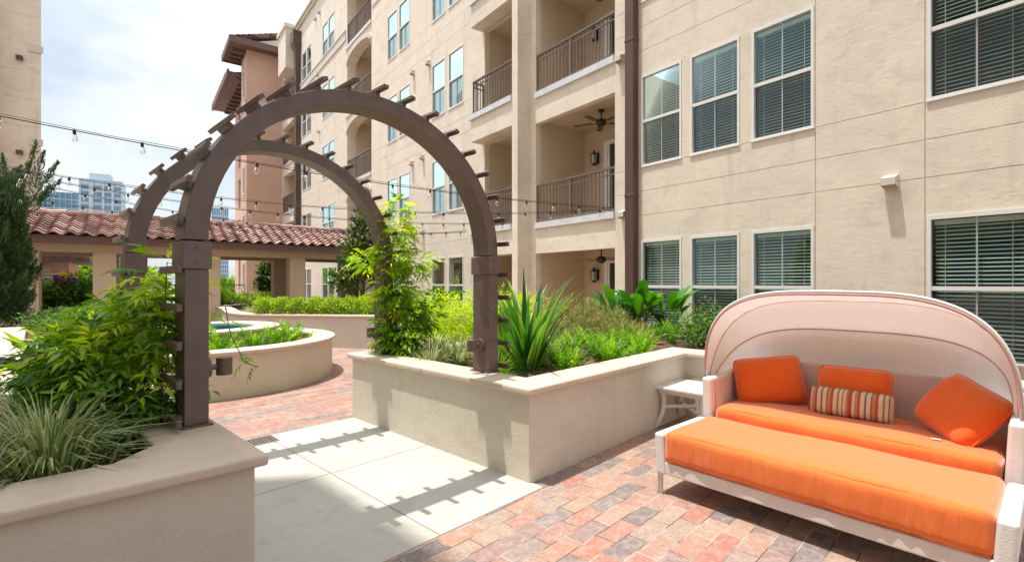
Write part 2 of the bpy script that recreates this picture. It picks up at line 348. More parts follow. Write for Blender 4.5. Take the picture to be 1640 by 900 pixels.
M['signwhite'] = mat('sign white', (.78, .74, .70), .5, .03, 5)
M['doorpaint'] = mat('tan door paint', (.48, .37, .29), .6, .05, 3)
M['orangecloth'] = mat('orange parasol cloth', (.62, .16, .05), .8, .08, 5)
L = {}
L['wisteria'] = leaf_mat('wisteria leaf', [(0.0343, 0.1092, 0.0187), (0.0936, 0.234, 0.0234), (0.2496, 0.4212, 0.0312), (0.5616, 0.66, 0.0468)], .38)
L['bright'] = leaf_mat('lime leaf', [(0.0728, 0.2038, 0.0116), (0.2184, 0.4077, 0.0175), (0.4805, 0.6406, 0.0291), (0.66, 0.66, 0.0582)], .4)
L['strap'] = leaf_mat('strap leaf', [(0.0343, 0.1169, 0.0275), (0.0825, 0.22, 0.0413), (0.1788, 0.3438, 0.055), (0.3575, 0.495, 0.0963)], .3, .3)
L['varieg'] = leaf_mat('variegated blade', [(.05, .115, .03), (.14, .23, .065), (.42, .46, .20), (.70, .68, .46)], .25, .5)
L['juniper'] = leaf_mat('olive needles', [(0.09, 0.1126, 0.03), (0.225, 0.24, 0.075), (0.39, 0.375, 0.1276), (0.57, 0.51, 0.21)], .3, .6)
L['paddle'] = leaf_mat('paddle leaf', [(0.025, 0.1063, 0.0187), (0.0562, 0.1875, 0.025), (0.1063, 0.275, 0.0375), (0.2, 0.375, 0.0625)], .3, .25)
L['fern'] = leaf_mat('fern frond', [(0.0618, 0.2063, 0.0138), (0.1375, 0.3438, 0.0165), (0.2888, 0.5088, 0.0275), (0.5225, 0.66, 0.0413)], .4)
L['box'] = leaf_mat('boxwood leaf', [(0.0585, 0.143, 0.013), (0.156, 0.286, 0.0156), (0.338, 0.481, 0.026), (0.52, 0.62, 0.052)], .35)
L['shade'] = leaf_mat('mid green leaf', [(0.0252, 0.077, 0.0168), (0.063, 0.154, 0.0252), (0.119, 0.238, 0.035), (0.224, 0.35, 0.056)], .3)
L['cypress'] = leaf_mat('cypress needles', [(0.018, 0.048, 0.018), (0.042, 0.093, 0.03), (0.09, 0.1575, 0.0525), (0.18, 0.24, 0.09)], .2, .6)
L['magnolia'] = leaf_mat('magnolia leaf', [(0.0168, 0.056, 0.014), (0.042, 0.112, 0.0196), (0.119, 0.182, 0.028), (0.392, 0.336, 0.07)], .2, .25)
L['purple'] = leaf_mat('purple petals', [(.10, .03, .14), (.2, .06, .24), (.30, .12, .32)], .2)
L['yellow'] = leaf_mat('yellow petals', [(.6, .35, .02), (.7, .5, .03)], .2)

# ------------------------------------------------------------------ directions of the place
E1 = Vector((.690, .724)).normalized(); E2 = Vector((-E1.y, E1.x))        # the planters, slab, bricks and pavilion
UW = Vector((-.6036, .797)).normalized()                                 # along the main facade, going away
A1 = math.atan2(E1.y, E1.x); AW = math.atan2(UW.y, UW.x)
P0 = Vector((.13, 3.68))
def pf(a, b, z=0, o=P0): return Vector((o.x + E1.x * a + E2.x * b, o.y + E1.y * a + E2.y * b, z))

# ------------------------------------------------------------------ ground
g = MB().quad((-1200, -400, 0), (1200, -400, 0), (1200, 1600, 0), (-1200, 1600, 0)).build('ground', M['soilground'], loc=(0, 0, -.012)); lab(g, kind='structure')
g = MB().quad((-14, -12, 0), (24, -12, 0), (24, 20, 0), (-14, 20, 0)).build('brick_paving', M['brick'], loc=(P0.x, P0.y, 0), rot=A1); lab(g, kind='structure')
sl = MB(); g_ = .004
for a0, a1 in ((-1.83, -.93), (-.93, .03)):
    for b0, b1 in ((-.12, 1.26), (1.26, 2.62)):
        sl.box(a0 + g_, a1 - g_, b0 + g_, b1 - g_, -.05, .007)
g = sl.build('concrete_walkway', M['concrete'], loc=(P0.x, P0.y, 0), rot=A1, bevel=.004); lab(g, kind='structure')
dg = thing('drain_grate', 'small square metal drain grate set in the far left corner of the concrete slab', 'drain', (*pf(-1.03, 2.48).xy, .008), A1)
m = MB(); m.strip([(-.13, -.1), (.13, -.1), (.13, .1), (-.13, .1)], 0, .012, 0, .006, True); m.build('rim', M['steel'], dg)
m = MB()
for k in range(9): x = -.115 + k * .0288; m.box(x - .008, x + .008, -.098, .098, 0, .005)
m.build('grille', M['steel'], dg)
MB().box(-.128, .128, -.098, .098, -.004, .0005).build('pit', M['black'], dg)

# ------------------------------------------------------------------ main apartment building, in its own frame (s along, d out, z up)
W0 = (2.39, 9.2, 0)
apt = thing('apartment_building', 'long five storey beige stucco apartment building with balconies and sash windows behind the right planter', 'building', W0, AW)
def grid_wall(mb, s0, s1, z0, z1, d, holes, gh=(), gv=()):
    xs = {s0, s1}; zs = {z0, z1}; w = .0045
    for h in holes: xs |= {h[0], h[1]}; zs |= {h[2], h[3]}
    for z, a, b in gh: zs |= {z - w, z + w}; xs |= {a, b}
    for s, a, b in gv: xs |= {s - w, s + w}; zs |= {a, b}
    xs = sorted(x for x in xs if s0 - 1e-6 <= x <= s1 + 1e-6); zs = sorted(z for z in zs if z0 - 1e-6 <= z <= z1 + 1e-6)
    dep = {}
    for i in range(len(xs) - 1):
        for j in range(len(zs) - 1):
            x = (xs[i] + xs[i + 1]) / 2; z = (zs[j] + zs[j + 1]) / 2; v = 0.0; hole = False
            for gz, a, b in gh:
                if abs(z - gz) < w and a < x < b: v = -.012
            for gs, a, b in gv:
                if abs(x - gs) < w and a < z < b: v = -.012
            for h in holes:
                if h[0] < x < h[1] and h[2] < z < h[3]: v = -h[4]; hole = True
            dep[i, j] = (v, hole)
            if not hole: mb.quad((xs[i], d + v, zs[j]), (xs[i + 1], d + v, zs[j]), (xs[i + 1], d + v, zs[j + 1]), (xs[i], d + v, zs[j + 1]))
    for (i, j), (v, h) in dep.items():
        q = dep.get((i + 1, j))
        if q and abs(q[0] - v) > 1e-6: x = xs[i + 1]; mb.quad((x, d + v, zs[j]), (x, d + q[0], zs[j]), (x, d + q[0], zs[j + 1]), (x, d + v, zs[j + 1]))
        q = dep.get((i, j + 1))
        if q and abs(q[0] - v) > 1e-6: z = zs[j + 1]; mb.quad((xs[i], d + v, z), (xs[i], d + q[0], z), (xs[i + 1], d + q[0], z), (xs[i + 1], d + v, z))
def recess(mb, s0, s1, z0, z1, d0, d1):
    mb.quad((s0, d1, z0), (s1, d1, z0), (s1, d1, z1), (s0, d1, z1))
    mb.quad((s0, d0, z0), (s0, d1, z0), (s0, d1, z1), (s0, d0, z1)); mb.quad((s1, d0, z0), (s1, d1, z0), (s1, d1, z1), (s1, d0, z1))
    mb.quad((s0, d0, z0), (s1, d0, z0), (s1, d1, z0), (s0, d1, z0)); mb.quad((s0, d0, z1), (s1, d0, z1), (s1, d1, z1), (s0, d1, z1))
FL = 3.05; WH = 1.68; TOP = 16.3
def sill(i): return .60 + FL * (i - 1)
def ledge(i): return 2.87 + FL * (i - 2)
WCOLS = [(-7.75, -6.88), (-6.65, -5.78), (-5.06, -4.20), (-2.97, -2.10), (-1.91, -1.05), (-.88, -.03), (6.27, 7.12), (7.32, 8.17), (9.80, 10.66), (10.83, 11.69), (18.0, 18.9), (19.0, 19.9), (21.95, 22.83), (22.93, 23.81)]
holes = []; wins = []
for a, b in WCOLS:
    for i in range(1, 6):
        holes.append((a, b, sill(i), sill(i) + WH, .10)); wins.append((a, b, sill(i)))
AH, BH = (3.25, 5.17), (.61, 3.03); DH = (13.3, 16.2); TH = (25.3, 28.4)
spans = MB()
for i in range(1, 6):
    zf = 0.02 if i == 1 else ledge(i); zs_ = ledge(i + 1) - .68
    for h in (AH, BH): holes.append((*h, zf, zs_, .15))
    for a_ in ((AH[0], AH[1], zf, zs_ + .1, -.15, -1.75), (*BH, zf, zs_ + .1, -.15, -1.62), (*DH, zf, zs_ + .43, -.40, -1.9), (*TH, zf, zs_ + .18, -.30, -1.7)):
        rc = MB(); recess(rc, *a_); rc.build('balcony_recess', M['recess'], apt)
    arch = MB(); trimb = MB()
    za = zs_ + .28; zsp = za - .48
    holes.append((*DH, zf, za, .40))
    holes.append((*TH, zf, za - .25, .30))
    n = 14; c = (DH[0] + DH[1]) / 2; hw = (DH[1] - DH[0]) / 2
    cv = [(c - hw * math.cos(math.pi * k / n), zsp + .48 * math.sin(math.pi * k / n) ** .9) for k in range(n + 1)]
    for (sa, z1), (sb, z2) in zip(cv[:-1], cv[1:]):
        arch.quad((sa, 0, z1), (sb, 0, z2), (sb, 0, za), (sa, 0, za)); arch.quad((sa, 0, z1), (sb, 0, z2), (sb, -.40, z2), (sa, -.40, z1))
        arch.quad((sa, -.40, z1), (sb, -.40, z2), (sb, -.40, za), (sa, -.40, za))
    for (sa, z1), (sb, z2) in zip(cv[:-1], cv[1:]):
        trimb.add([(sa, .004, z1), (sb, .004, z2), (sb, .004, z2 + .2), (sa, .004, z1 + .2), (sa, .05, z1), (sb, .05, z2), (sb, .05, z2 + .2), (sa, .05, z1 + .2)], [(4, 5, 6, 7), (0, 1, 5, 4), (3, 2, 6, 7)])
    if i > 1:
        for a_ in ((BH[0] + .002, BH[1] - .002, -.14, .05, zf - .10, zf + .035), (DH[0], DH[1] + .1, -.38, .06, zf - .10, zf + .03), (TH[0], TH[1], -.28, .05, zf - .1, zf + .03), (3.47, 5.31, .002, .43, zf - .10, zf + .035)):
            MB().box(*a_).build('balcony_ledge', M['ledge'], apt)
    arch.build('arch_spandrel', M['stucco'], apt); trimb.build('arch_trim', M['trim'], apt)
    # the projecting bay: spandrel band in front of the wall plane
    spans.box(3.46, 5.28, -.02, .38, zs_, ledge(i + 1) - .10) if i < 5 else spans.box(3.46, 5.28, -.02, .38, zs_, TOP)
spans.box(3.24, 3.46, -.15, .381, 0, TOP)
gh = []
for i in range(1, 6):
    for z in (sill(i) - .004, sill(i) - .45, sill(i) - .9):
        if z > .2:
            for a, b in ((-9, .6), (5.3, 13.2), (16.3, 25.2)): gh.append((z, a, b))
gv = [(s, .1, TOP) for s in (-2.99, -4.18, 6.24, 8.2, 11.73, 17.9)]
wall = MB(); grid_wall(wall, -9, 28.75, 0, TOP, 0, holes, gh, gv)
wall.box(-9.001, -8.9, -14, -.002, 0, TOP); wall.quad((-9, -.1, TOP), (28.7, -.1, TOP), (28.7, -14, TOP), (-9, -14, TOP))
wall.build('wall', M['stucco'], apt)
spans.build('projecting_bay', M['stucco'], apt, bevel=.006)
m = MB(); m.box(-9, 25.05, -.2, .10, TOP - .05, TOP + .13); m.box(-9, 25.05, -.2, .18, TOP + .13, TOP + .28); m.build('cornice', M['trim'], apt)
m = MB(); m.box(16.35, 25.0, .003, .04, 12.42, 12.80); m.box(16.35, 25.0, .003, .07, 12.80, 12.88); m.box(5.4, 13.2, .003, .03, 12.5, 12.62); m.build('belt_course', M['trim'], apt)
# windows
W_ = .86
def window_protos():
    f = MB(); t = .036
    f.box(-W_ / 2 + .001, -W_ / 2 + t, -.06, .012, 0, WH); f.box(W_ / 2 - t, W_ / 2 - .001, -.06, .012, 0, WH)
    f.box(-W_ / 2 + t, W_ / 2 - t, -.06, .012, 0.001, t); f.box(-W_ / 2 + t, W_ / 2 - t, -.06, .012, WH - t, WH - .001)
    f.box(-W_ / 2 + t, W_ / 2 - t, -.05, .002, WH / 2 - .03, WH / 2 + .02); f.box(-W_ / 2 - .008, W_ / 2 + .008, .003, .022, -.014, .004)
    f.box(-.008, .008, -.037, -.027, t, WH - t); f.box(-W_ / 2 - .004, W_ / 2 + .004, .003, .012, WH - .003, WH + .012)
    fr = f.build('window', M['white'], apt)
    gl = MB(); gl.quad((-W_ / 2 + t, -.022, WH / 2), (W_ / 2 - t, -.022, WH / 2), (W_ / 2 - t, -.022, WH - t), (-W_ / 2 + t, -.022, WH - t))
    gl.quad((-W_ / 2 + t, -.045, t), (W_ / 2 - t, -.045, t), (W_ / 2 - t, -.045, WH / 2), (-W_ / 2 + t, -.045, WH / 2)); gl.build('pane', M['glass'], fr)
    s = MB(); s.quad((-W_ / 2 + t, -.012, t), (W_ / 2 - t - .03, -.012, t), (W_ / 2 - t - .03, -.012, WH / 2 - .03), (-W_ / 2 + t, -.012, WH / 2 - .03)); scn = s.build('screen', M['screen'], fr)
    b = MB(); n = 33
    for k in range(n):
        z = .05 + k * (WH - .13) / n
        b.add([(-W_ / 2 + .06, -.075, z - .009), (W_ / 2 - .06, -.075, z - .009), (W_ / 2 - .06, -.100, z + .009), (-W_ / 2 + .06, -.100, z + .009)], [(0, 1, 2, 3)])
    for x in (-.28, .28): b.box(x - .003, x + .003, -.074, -.071, .04, WH - .1)
    b.box(-W_ / 2 + .05, W_ / 2 - .05, -.11, -.07, WH - .10, WH - .045); b.build('blind', M['blind'], fr)
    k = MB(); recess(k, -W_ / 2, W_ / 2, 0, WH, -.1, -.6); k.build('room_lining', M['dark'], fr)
    return fr, scn
wproto, _ = window_protos()
for n_, (a, b, z) in enumerate(wins):
    w = wproto if n_ == 0 else copy_tree(wproto, apt)
    w.location = ((a + b) / 2, 0, z); w.scale = ((b - a) / W_, 1, 1)
    if random.random() < .35 and a > 5:
        for ch in w.children:
            if ch.name.startswith('blind'): ch.scale = (1, 1, .55 if random.random() < .5 else 1)
            if ch.name.startswith('blind') and ch.scale[2] < .9: ch.location.z = WH * .45
# transom bars on the last column
# vents
def vent(s, z):
    v = MB(); v.add([(-.075, 0, .08), (.075, 0, .08), (.075, .13, .03), (-.075, .13, .03), (-.075, 0, -.09), (.075, 0, -.09), (.075, .13, -.06), (-.075, .13, -.06)],
                    [(0, 1, 2, 3), (2, 3, 7, 6), (0, 3, 7, 4), (1, 2, 6, 5)])
    o = v.build('vent_hood', M['trim'], apt); o.location = (s, .002, z); return o
v0 = vent(-3.85, 2.76)
for s, z in ((.44, 5.82), (.37, 2.82), (8.35, 8.55), (9.48, 8.62), (8.78, 5.62), (9.57, 5.57), (9.43, 3.1), (8.78, 3.17), (-3.85, 5.81), (20.3, 15.4), (21.0, 15.35), (17.4, 6.3), (17.0, 6.35), (17.4, 3.2), (16.9, 3.25), (20.6, 12.3), (20.4, 9.3)):
    o = v0.copy(); C.objects.link(o); o.location = (s, .002, z)
# downpipes
m = MB(); m.box(.035, .235, .012, .16, 0, TOP + .3)
for z in (3.1, 6.0, 9.1, 12.1): m.box(.028, .242, .004, .167, z, z + .06)
m.build('downpipe', M['pipe'], apt, bevel=.012)
m = MB(); m.box(24.1, 24.5, .012, .28, 0, 14.9); m.box(23.95, 24.65, .005, .45, 15.2, 15.9); m.add([(23.95, .01, 15.2), (24.65, .01, 15.2), (24.65, .45, 15.2), (23.95, .45, 15.2), (24.1, .012, 14.8), (24.5, .012, 14.8), (24.5, .28, 14.8), (24.1, .28, 14.8)], [(0, 1, 5, 4), (1, 2, 6, 5), (2, 3, 7, 6), (3, 0, 4, 7)])
m.build('downpipe', M['pipe'], apt)
# railings
def railing(path, z0, z1, name='railing', posts=()):
    mb = MB()
    for (a, b) in zip(path[:-1], path[1:]):
        a = Vector(a); b = Vector(b); Ln = (b - a).length; t = (b - a) / Ln; n_ = Vector((-t.y, t.x))
        def bx(x0, x1, w, za, zb):
            v = [a + t * x + n_ * y for x in (x0, x1) for y in (-w, w)]
            mb.add([(p.x, p.y, z) for p in v for z in (za, zb)], [(0, 1, 3, 2), (4, 6, 7, 5), (0, 4, 5, 1), (2, 3, 7, 6), (0, 2, 6, 4), (1, 5, 7, 3)])
        bx(0, Ln, .028, z1 - .04, z1); bx(0, Ln, .018, z0 + .03, z0 + .07); bx(0, Ln, .014, z1 - .16, z1 - .135)
        k = max(1, round(Ln / .11))
        for i in range(1, k): bx(Ln * i / k - .009, Ln * i / k + .009, .009, z0 + .07, z1 - .04)
        for x in [0, Ln] + [Ln * q for q in posts]: bx(max(0, x - .022), min(Ln, x + .022), .022, z0, z1 - .04)
    return mb.build(name, M['rail'], apt)
for i in range(2, 6):
    z = ledge(i) + .036
    railing([(BH[0] + .005, -.03), (BH[1] - .03, -.03)], z, z + .89, posts=(.53,))
    railing([(3.462, .33), (5.23, .33), (5.23, .0)], z, z + .89)
    railing([(DH[0] + .02, -.05), (DH[1] - .02, -.05)], z, z + 1.0, posts=(.33, .66))
    railing([(TH[0] + .02, 0.02), (TH[1] - .02, 0.02)], z, z + 1.0)
# doors inside the wide balconies
for i in range(1, 5):
    zf = .022 if i == 1 else ledge(i) + .002
    d = MB(); D0 = 1.42; d.box(D0, D0 + .1, -1.6, -1.54, zf, zf + 2.05); d.box(D0 + .78, D0 + .88, -1.6, -1.54, zf, zf + 2.05); d.box(D0 + .1, D0 + .78, -1.6, -1.54, zf + 1.95, zf + 2.05)
    d.box(D0 + .1, D0 + .16, -1.6, -1.56, zf, zf + 1.95); d.box(D0 + .72, D0 + .78, -1.6, -1.56, zf, zf + 1.95); d.box(D0 + .16, D0 + .72, -1.6, -1.56, zf, zf + .2)
    do = d.build('balcony_door', M['white'], apt); MB().quad((D0 + .16, -1.585, zf + .2), (D0 + .72, -1.585, zf + .2), (D0 + .72, -1.585, zf + 1.95), (D0 + .16, -1.585, zf + 1.95)).build('pane', M['dark'], do)
# stacked corner boxes above the far balconies
m = MB(); m.box(25.0, 26.9, .004, .62, 14.1, TOP + .1); m.box(24.95, 26.95, .004, .70, TOP + .1, TOP + .35)
m.build('parapet_box', M['stucco'], apt)

def wpt(s, d, z):
    c, sn = math.cos(AW), math.sin(AW); return Vector((W0[0] + c * s - sn * d, W0[1] + sn * s + c * d, z))
# ceiling fans and lanterns in the wide balconies
def fan(i):
    zc = ledge(i + 1) - .58
    p = wpt(1.66, -.75, zc)
    t = thing('ceiling_fan', ['dark ceiling fan under the ground floor balcony ceiling', 'dark ceiling fan with a pull chain hanging above the second floor balcony', 'wooden bladed ceiling fan hanging in the third floor balcony at the top edge'][i - 1], 'fan', p, AW + .5, 'ceiling fans in the balconies')
    m = MB(); m.lathe([(0, 0), (.07, 0), (.06, -.05), (.015, -.06), (.015, -.2), (.05, -.2), (.11, -.23), (.115, -.3), (.06, -.35), (0, -.36)], n=16); m.build('motor', M['black'], t, smooth=True)
    for k in range(5):
        a = 2 * math.pi * k / 5; Mx = Matrix.Rotation(a, 4, 'Z') @ Matrix.Rotation(R(12), 4, 'X')
        b = MB(); b.box(.20, .62, -.065, .065, -.288, -.28, Matrix.Translation((0, 0, 0)) @ Matrix.Rotation(a, 4, 'Z')); b.build('blade', M['fanwood'], t)
        b = MB(); b.box(.10, .22, -.02, .02, -.292, -.289, Matrix.Rotation(a, 4, 'Z')); b.build('blade_bracket', M['black'], t)
    MB().tube([(.03, 0, -.36), (.03, 0, -.55)], .004, 5).build('pull_chain', M['black'], t)
def lantern(i):
    zf = (0 if i == 1 else ledge(i)) + 1.55
    p = wpt(2.56, -1.60, zf)
    t = thing('wall_lantern', ['black wall lantern on the ground floor balcony back wall', 'black wall lantern on the second floor balcony back wall beside a door', 'black wall lantern half hidden by the third floor railing'][i - 1], 'lantern', p, AW, 'wall lanterns in the balconies')
    m = MB(); m.lathe([(0, .34), (.02, .33), (.03, .28), (.095, .24), (.085, .23), (.085, .225)], (0, .13, 0), 8); m.lathe([(.07, .0), (.05, -.03), (0, -.05)], (0, .13, 0), 8)
    for k in range(4):
        a = math.pi / 4 + k * math.pi / 2; m.tube([(.07 * math.cos(a), .13 + .07 * math.sin(a), 0), (.085 * math.cos(a), .13 + .085 * math.sin(a), .23)], .008, 5)
    m.box(-.045, .045, 0.001, .02, .02, .28); m.box(-.012, .012, .02, .06, .2, .23); m.build('cage', M['black'], t)
    MB().lathe([(0, 0), (.055, 0), (.07, .22), (0, .22)], (0, .13, 0), 8).build('lamp_glass', M['lampglass'], t)
for i in (1, 2, 3): fan(i); lantern(i)

# ------------------------------------------------------------------ terracotta wing at the far end
SC = 28.76
tw = thing('corner_tower', 'terracotta stucco corner wing with brown eaves and a tiled roof at the far end', 'building', tuple(wpt(SC, 2.07, 0)), AW)
# local: x = s - SC, y = d - 2.07
TZ = 16.1
th = [(.55, 1.0, 1.1 + FL * k, 2.7 + FL * k, .1) for k in range(5)]
th2 = [(2.9, 3.7, 1.0 + FL * k, 2.8 + FL * k, .1) for k in range(5)] + [(5.0, 6.2, 1.0 + FL * k, 3.2 + FL * k, .3) for k in range(5)] + [(7.0, 8.0, 1.0 + FL * k, 3.2 + FL * k, .3) for k in range(5)]
m = MB(); grid_wall(m, 0, 1.9, 0, TZ, 0, th); m.quad((0, 0, 0), (0, -9, 0), (0, -9, TZ), (0, 0, TZ)); m.quad((1.9, 0, 0), (1.9, -.7, 0), (1.9, -.7, TZ), (1.9, 0, TZ))
grid_wall(m, 1.9, 9.6, 0, TZ - .9, -.7, th2); m.quad((9.6, -.7, 0), (9.6, -9, 0), (9.6, -9, TZ), (9.6, -.7, TZ)); m.build('wall', M['terra'], tw)
for a in th: MB().quad((a[0], -.1, a[2]), (a[1], -.1, a[2]), (a[1], -.1, a[3]), (a[0], -.1, a[3])).build('window_pane', M['blueglass'], tw)
for a in th2: MB().quad((a[0], -.7 - a[4], a[2]), (a[1], -.7 - a[4], a[2]), (a[1], -.7 - a[4], a[3]), (a[0], -.7 - a[4], a[3])).build('window_pane', M['blueglass'], tw)
for a in th:
    m = MB(); [m.box(x0, x1, .002, .05, z0, z1) for x0, x1, z0, z1 in ((a[0] - .12, a[0], a[2] - .1, a[3] + .12), (a[1], a[1] + .12, a[2] - .1, a[3] + .12), (a[0], a[1], a[3], a[3] + .12), (a[0], a[1], a[2] - .1, a[2]))]; m.build('window_surround', M['trim'], tw)
for a in th2[:5]:
    m = MB(); [m.box(x0, x1, -.698, -.66, z0, z1) for x0, x1, z0, z1 in ((a[0] - .1, a[0], a[2] - .1, a[3] + .1), (a[1], a[1] + .1, a[2] - .1, a[3] + .1), (a[0], a[1], a[3], a[3] + .1), ((a[0] + a[1]) / 2 - .05, (a[0] + a[1]) / 2 + .05, a[2], a[3]))]; m.build('window_surround', M['trim'], tw)
m = MB(); m.box(-.06, 1.96, .002, .06, 12.45, 12.95); m.box(-.06, -.002, -2.05, .06, 12.45, 12.95); m.build('belt_course', M['trim'], tw)
m = MB(); m.box(-.75, 2.6, -2.0, 1.0, TZ, TZ + .14); m.box(-.8, 2.65, .94, 1.05, TZ - .08, TZ + .3); m.box(-.85, -.75, -2.0, 1.05, TZ - .08, TZ + .3); m.box(2.6, 2.7, -.7, 1.05, TZ - .08, TZ + .3)
m.box(1.95, 10.6, -1.4, .75, TZ - 1.0, TZ - .86); m.box(1.95, 10.6, .70, .80, TZ - 1.08, TZ - .72)
for k in range(3): m.box(.25 + k * .7, .42 + k * .7, .02, .75, TZ - .25, TZ - .002)
for k in range(9): m.box(2.6 + k * .95, 2.75 + k * .95, -.68, -.05, TZ - 1.2, TZ - 1.002)
m.build('eaves', M['brownwood'], tw)
def tile_roof(mb, tint, org, ax, up, La, Lu, wave=.37, course=.33, amp=.045):
    """curved clay tiles: org corner at the eave, ax along the eave, up the slope"""
    org = Vector(org); ax = Vector(ax).normalized(); up = Vector(up).normalized(); nn = ax.cross(up).normalized()
    if nn.z < 0: nn = -nn
    nc = max(1, round(Lu / course)); nw = max(1, round(La / wave)); k = 8; vs_ = []; fs = []; tn = []
    for j in range(nc):
        for w in range(nw):
            b = len(vs_); tv = random.random(); jit = random.uniform(-.008, .008)
            for e in (0, 1, 2):                                   # lip, front edge, back edge
                for q in range(k + 1):
                    x = (w + q / k) * La / nw; hgt = amp * (math.sin(2 * math.pi * q / k) + .15)
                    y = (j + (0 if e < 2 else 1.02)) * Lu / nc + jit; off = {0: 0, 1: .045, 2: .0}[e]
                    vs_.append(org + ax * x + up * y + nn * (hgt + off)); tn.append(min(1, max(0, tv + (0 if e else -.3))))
            for e in (0, 1):
                for q in range(k): a = b + e * (k + 1) + q; fs.append((a, a + 1, a + k + 2, a + k + 1))
    mb.add(vs_, fs); tint += tn
def tint_attr(o, vals):
    at_ = o.data.attributes.new('tint', 'FLOAT', 'POINT'); at_.data.foreach_set('value', np.array(vals, dtype=np.float32))
# gable: beige triangle with a tiled slope over it, running back from the front eave
mt = MB(); tn = []
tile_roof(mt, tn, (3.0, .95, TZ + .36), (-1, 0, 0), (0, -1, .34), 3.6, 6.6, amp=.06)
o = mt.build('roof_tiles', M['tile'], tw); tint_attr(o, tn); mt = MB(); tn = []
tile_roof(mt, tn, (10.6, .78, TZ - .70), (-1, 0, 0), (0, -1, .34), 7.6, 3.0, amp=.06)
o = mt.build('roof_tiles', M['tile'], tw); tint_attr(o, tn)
m = MB(); m.add([(-.35, .4, TZ + .14), (-.35, -5.6, TZ + .14), (-.35, -5.6, TZ + 2.35), (2.6, .4, TZ + .14), (2.6, -5.6, TZ + .14), (2.6, -5.6, TZ + 2.35)], [(0, 1, 2), (3, 4, 5), (1, 4, 5, 2), (0, 3, 5, 2)]); m.build('gable', M['trim'], tw)
m = MB(); m.tube([(2.4, .3, TZ - .95), (2.35, -.2, TZ - 1.3), (2.3, -.6, TZ - 1.7), (2.3, -.6, 0)], .07, 8); m.build('downpipe', M['pipe'], tw)

# ------------------------------------------------------------------ beige wing at the left edge
V = Vector((.797, .6036)).normalized()
lw = thing('apartment_wing', 'tall beige stucco apartment wing rising behind the conifer at the left edge', 'building', (-15.33, 16.0, 0), math.atan2(V.y, V.x))
m = MB(); gh2 = [(1.2 + .9 * k, -16, -.01) for k in range(17)]
hl = [(-3.3, -2.45, sill(i), sill(i) + WH, .1) for i in range(1, 6)] + [(-5.3, -4.45, sill(i), sill(i) + WH, .1) for i in range(1, 6)] + [(-9, -8.1, sill(i), sill(i) + WH, .1) for i in range(1, 6)]
grid_wall(m, -1.0, 0, 0, TOP, -.35, [], [(z, -1, -.01) for z, _, _ in gh2], [])
# facade faces the court: local -y
m2 = MB(); grid_wall(m2, -16, -1.0, 0, TOP, 0, hl, [(z, -16, -1.01) for z, _, _ in gh2], [(-2.2, 0, TOP)])
for i in range(len(m2.v)): x, y, z = m2.v[i]; m2.v[i] = (x, -y, z)
for i in range(len(m.v)): x, y, z = m.v[i]; m.v[i] = (x, -y, z)
m.add(m2.v, m2.f); m.quad((-1, 0, 0), (-1, .35, 0), (-1, .35, TOP), (-1, 0, TOP)); m.quad((0, .35, 0), (-2.6, 12, 0), (-2.6, 12, TOP), (0, .35, TOP)); m.quad((-16, 0, TOP), (0, .35, TOP), (-2.6, 12, TOP), (-16, 12, TOP)); m.build('wall', M['stucco'], lw)
for a in hl: MB().quad((a[0], .1, a[2]), (a[1], .1, a[2]), (a[1], .1, a[3]), (a[0], .1, a[3])).build('window_pane', M['blueglass'], lw)
m = MB()
for k in range(1, 6): m.box(-.30, .05, .30, .348, FL * k - .1, FL * k + .12)
m.tube([(-1.06, -.05, 0), (-1.06, -.05, TOP)], .05, 8); m.build('trim', M['trim'], lw)
for i in range(1, 6):
    for x in (-1.6, -.5): MB().box(x - .08, x + .08, -.14 if x < -1 else .2, .0 if x < -1 else .35, sill(i) + 2.0, sill(i) + 2.12).build('vent_hood', M['pipe'], lw)

# ------------------------------------------------------------------ planters
def planter(name, label, path, top=.72, closed=False, capw=.34, over=.045, wallw=.20, thick=.055, soil=None, soilz=.62):
    o = (path[0][0], path[0][1], 0) if not closed else (sum(p[0] for p in path) / len(path), sum(p[1] for p in path) / len(path), 0)
    t = thing(name, label, 'planter', o)
    MB().strip(path, -wallw, 0, -.02, top - thick, closed).build('wall', M['pwall'], t, world=True, bevel=.008)
    MB().strip(path, over - capw, over, top - thick + .001, top, closed).build('cap', M['cap'], t, world=True, bevel=.016, seg=3)
    if soil:
        mb = MB(); mb.add([(p[0], p[1], soilz) for p in soil], [tuple(range(len(soil)))]); lab(mb.build('mulch_bed', M['mulch']), kind='structure')
    return t
I0 = pf(2.65, 0); F0 = pf(0, 2.64)
rp_ = [pf(5.6, 2.64), F0, pf(0, 0), I0, pf(2.65, -2.2), pf(2.65, -4.8)]
planter('raised_planter', 'raised L shaped stucco planter with a stone cap carrying the right feet of both arches', [(p.x, p.y) for p in rp_],
        soil=[(p.x, p.y) for p in (pf(5.5, 2.5), pf(.15, 2.5), pf(.15, .12), pf(2.75, .12), pf(2.75, -4.8), wpt(-6.3, .01, 0), wpt(4, .01, 0))])
A0 = Vector((-1.174, 2.256)); f_ = Vector((-.739, -.674)).normalized()
lp = [tuple((A0 + f_ * 3.2)), tuple(A0), tuple(A0 + E2 * 2.6)] + [tuple(p.xy) for p in spline([(-3.45, 4.5, 0), (-4.4, 5.0, 0), (-5.2, 5.6, 0), (-6.4, 7.1, 0), (-7.0, 8.6, 0), (-7.8, 10.6, 0), (-9.2, 12.2, 0)], 5)]
lt = planter('raised_planter', 'raised stucco planter in front with the leafy climbing shrub and striped grasses', lp,
        soil=[tuple((A0 + f_ * 3.2))] + [lp[1]] + [tuple(Vector(p)) for p in lp[2:]] + [(-15, 12.2), (-15, 2)], soilz=.60)
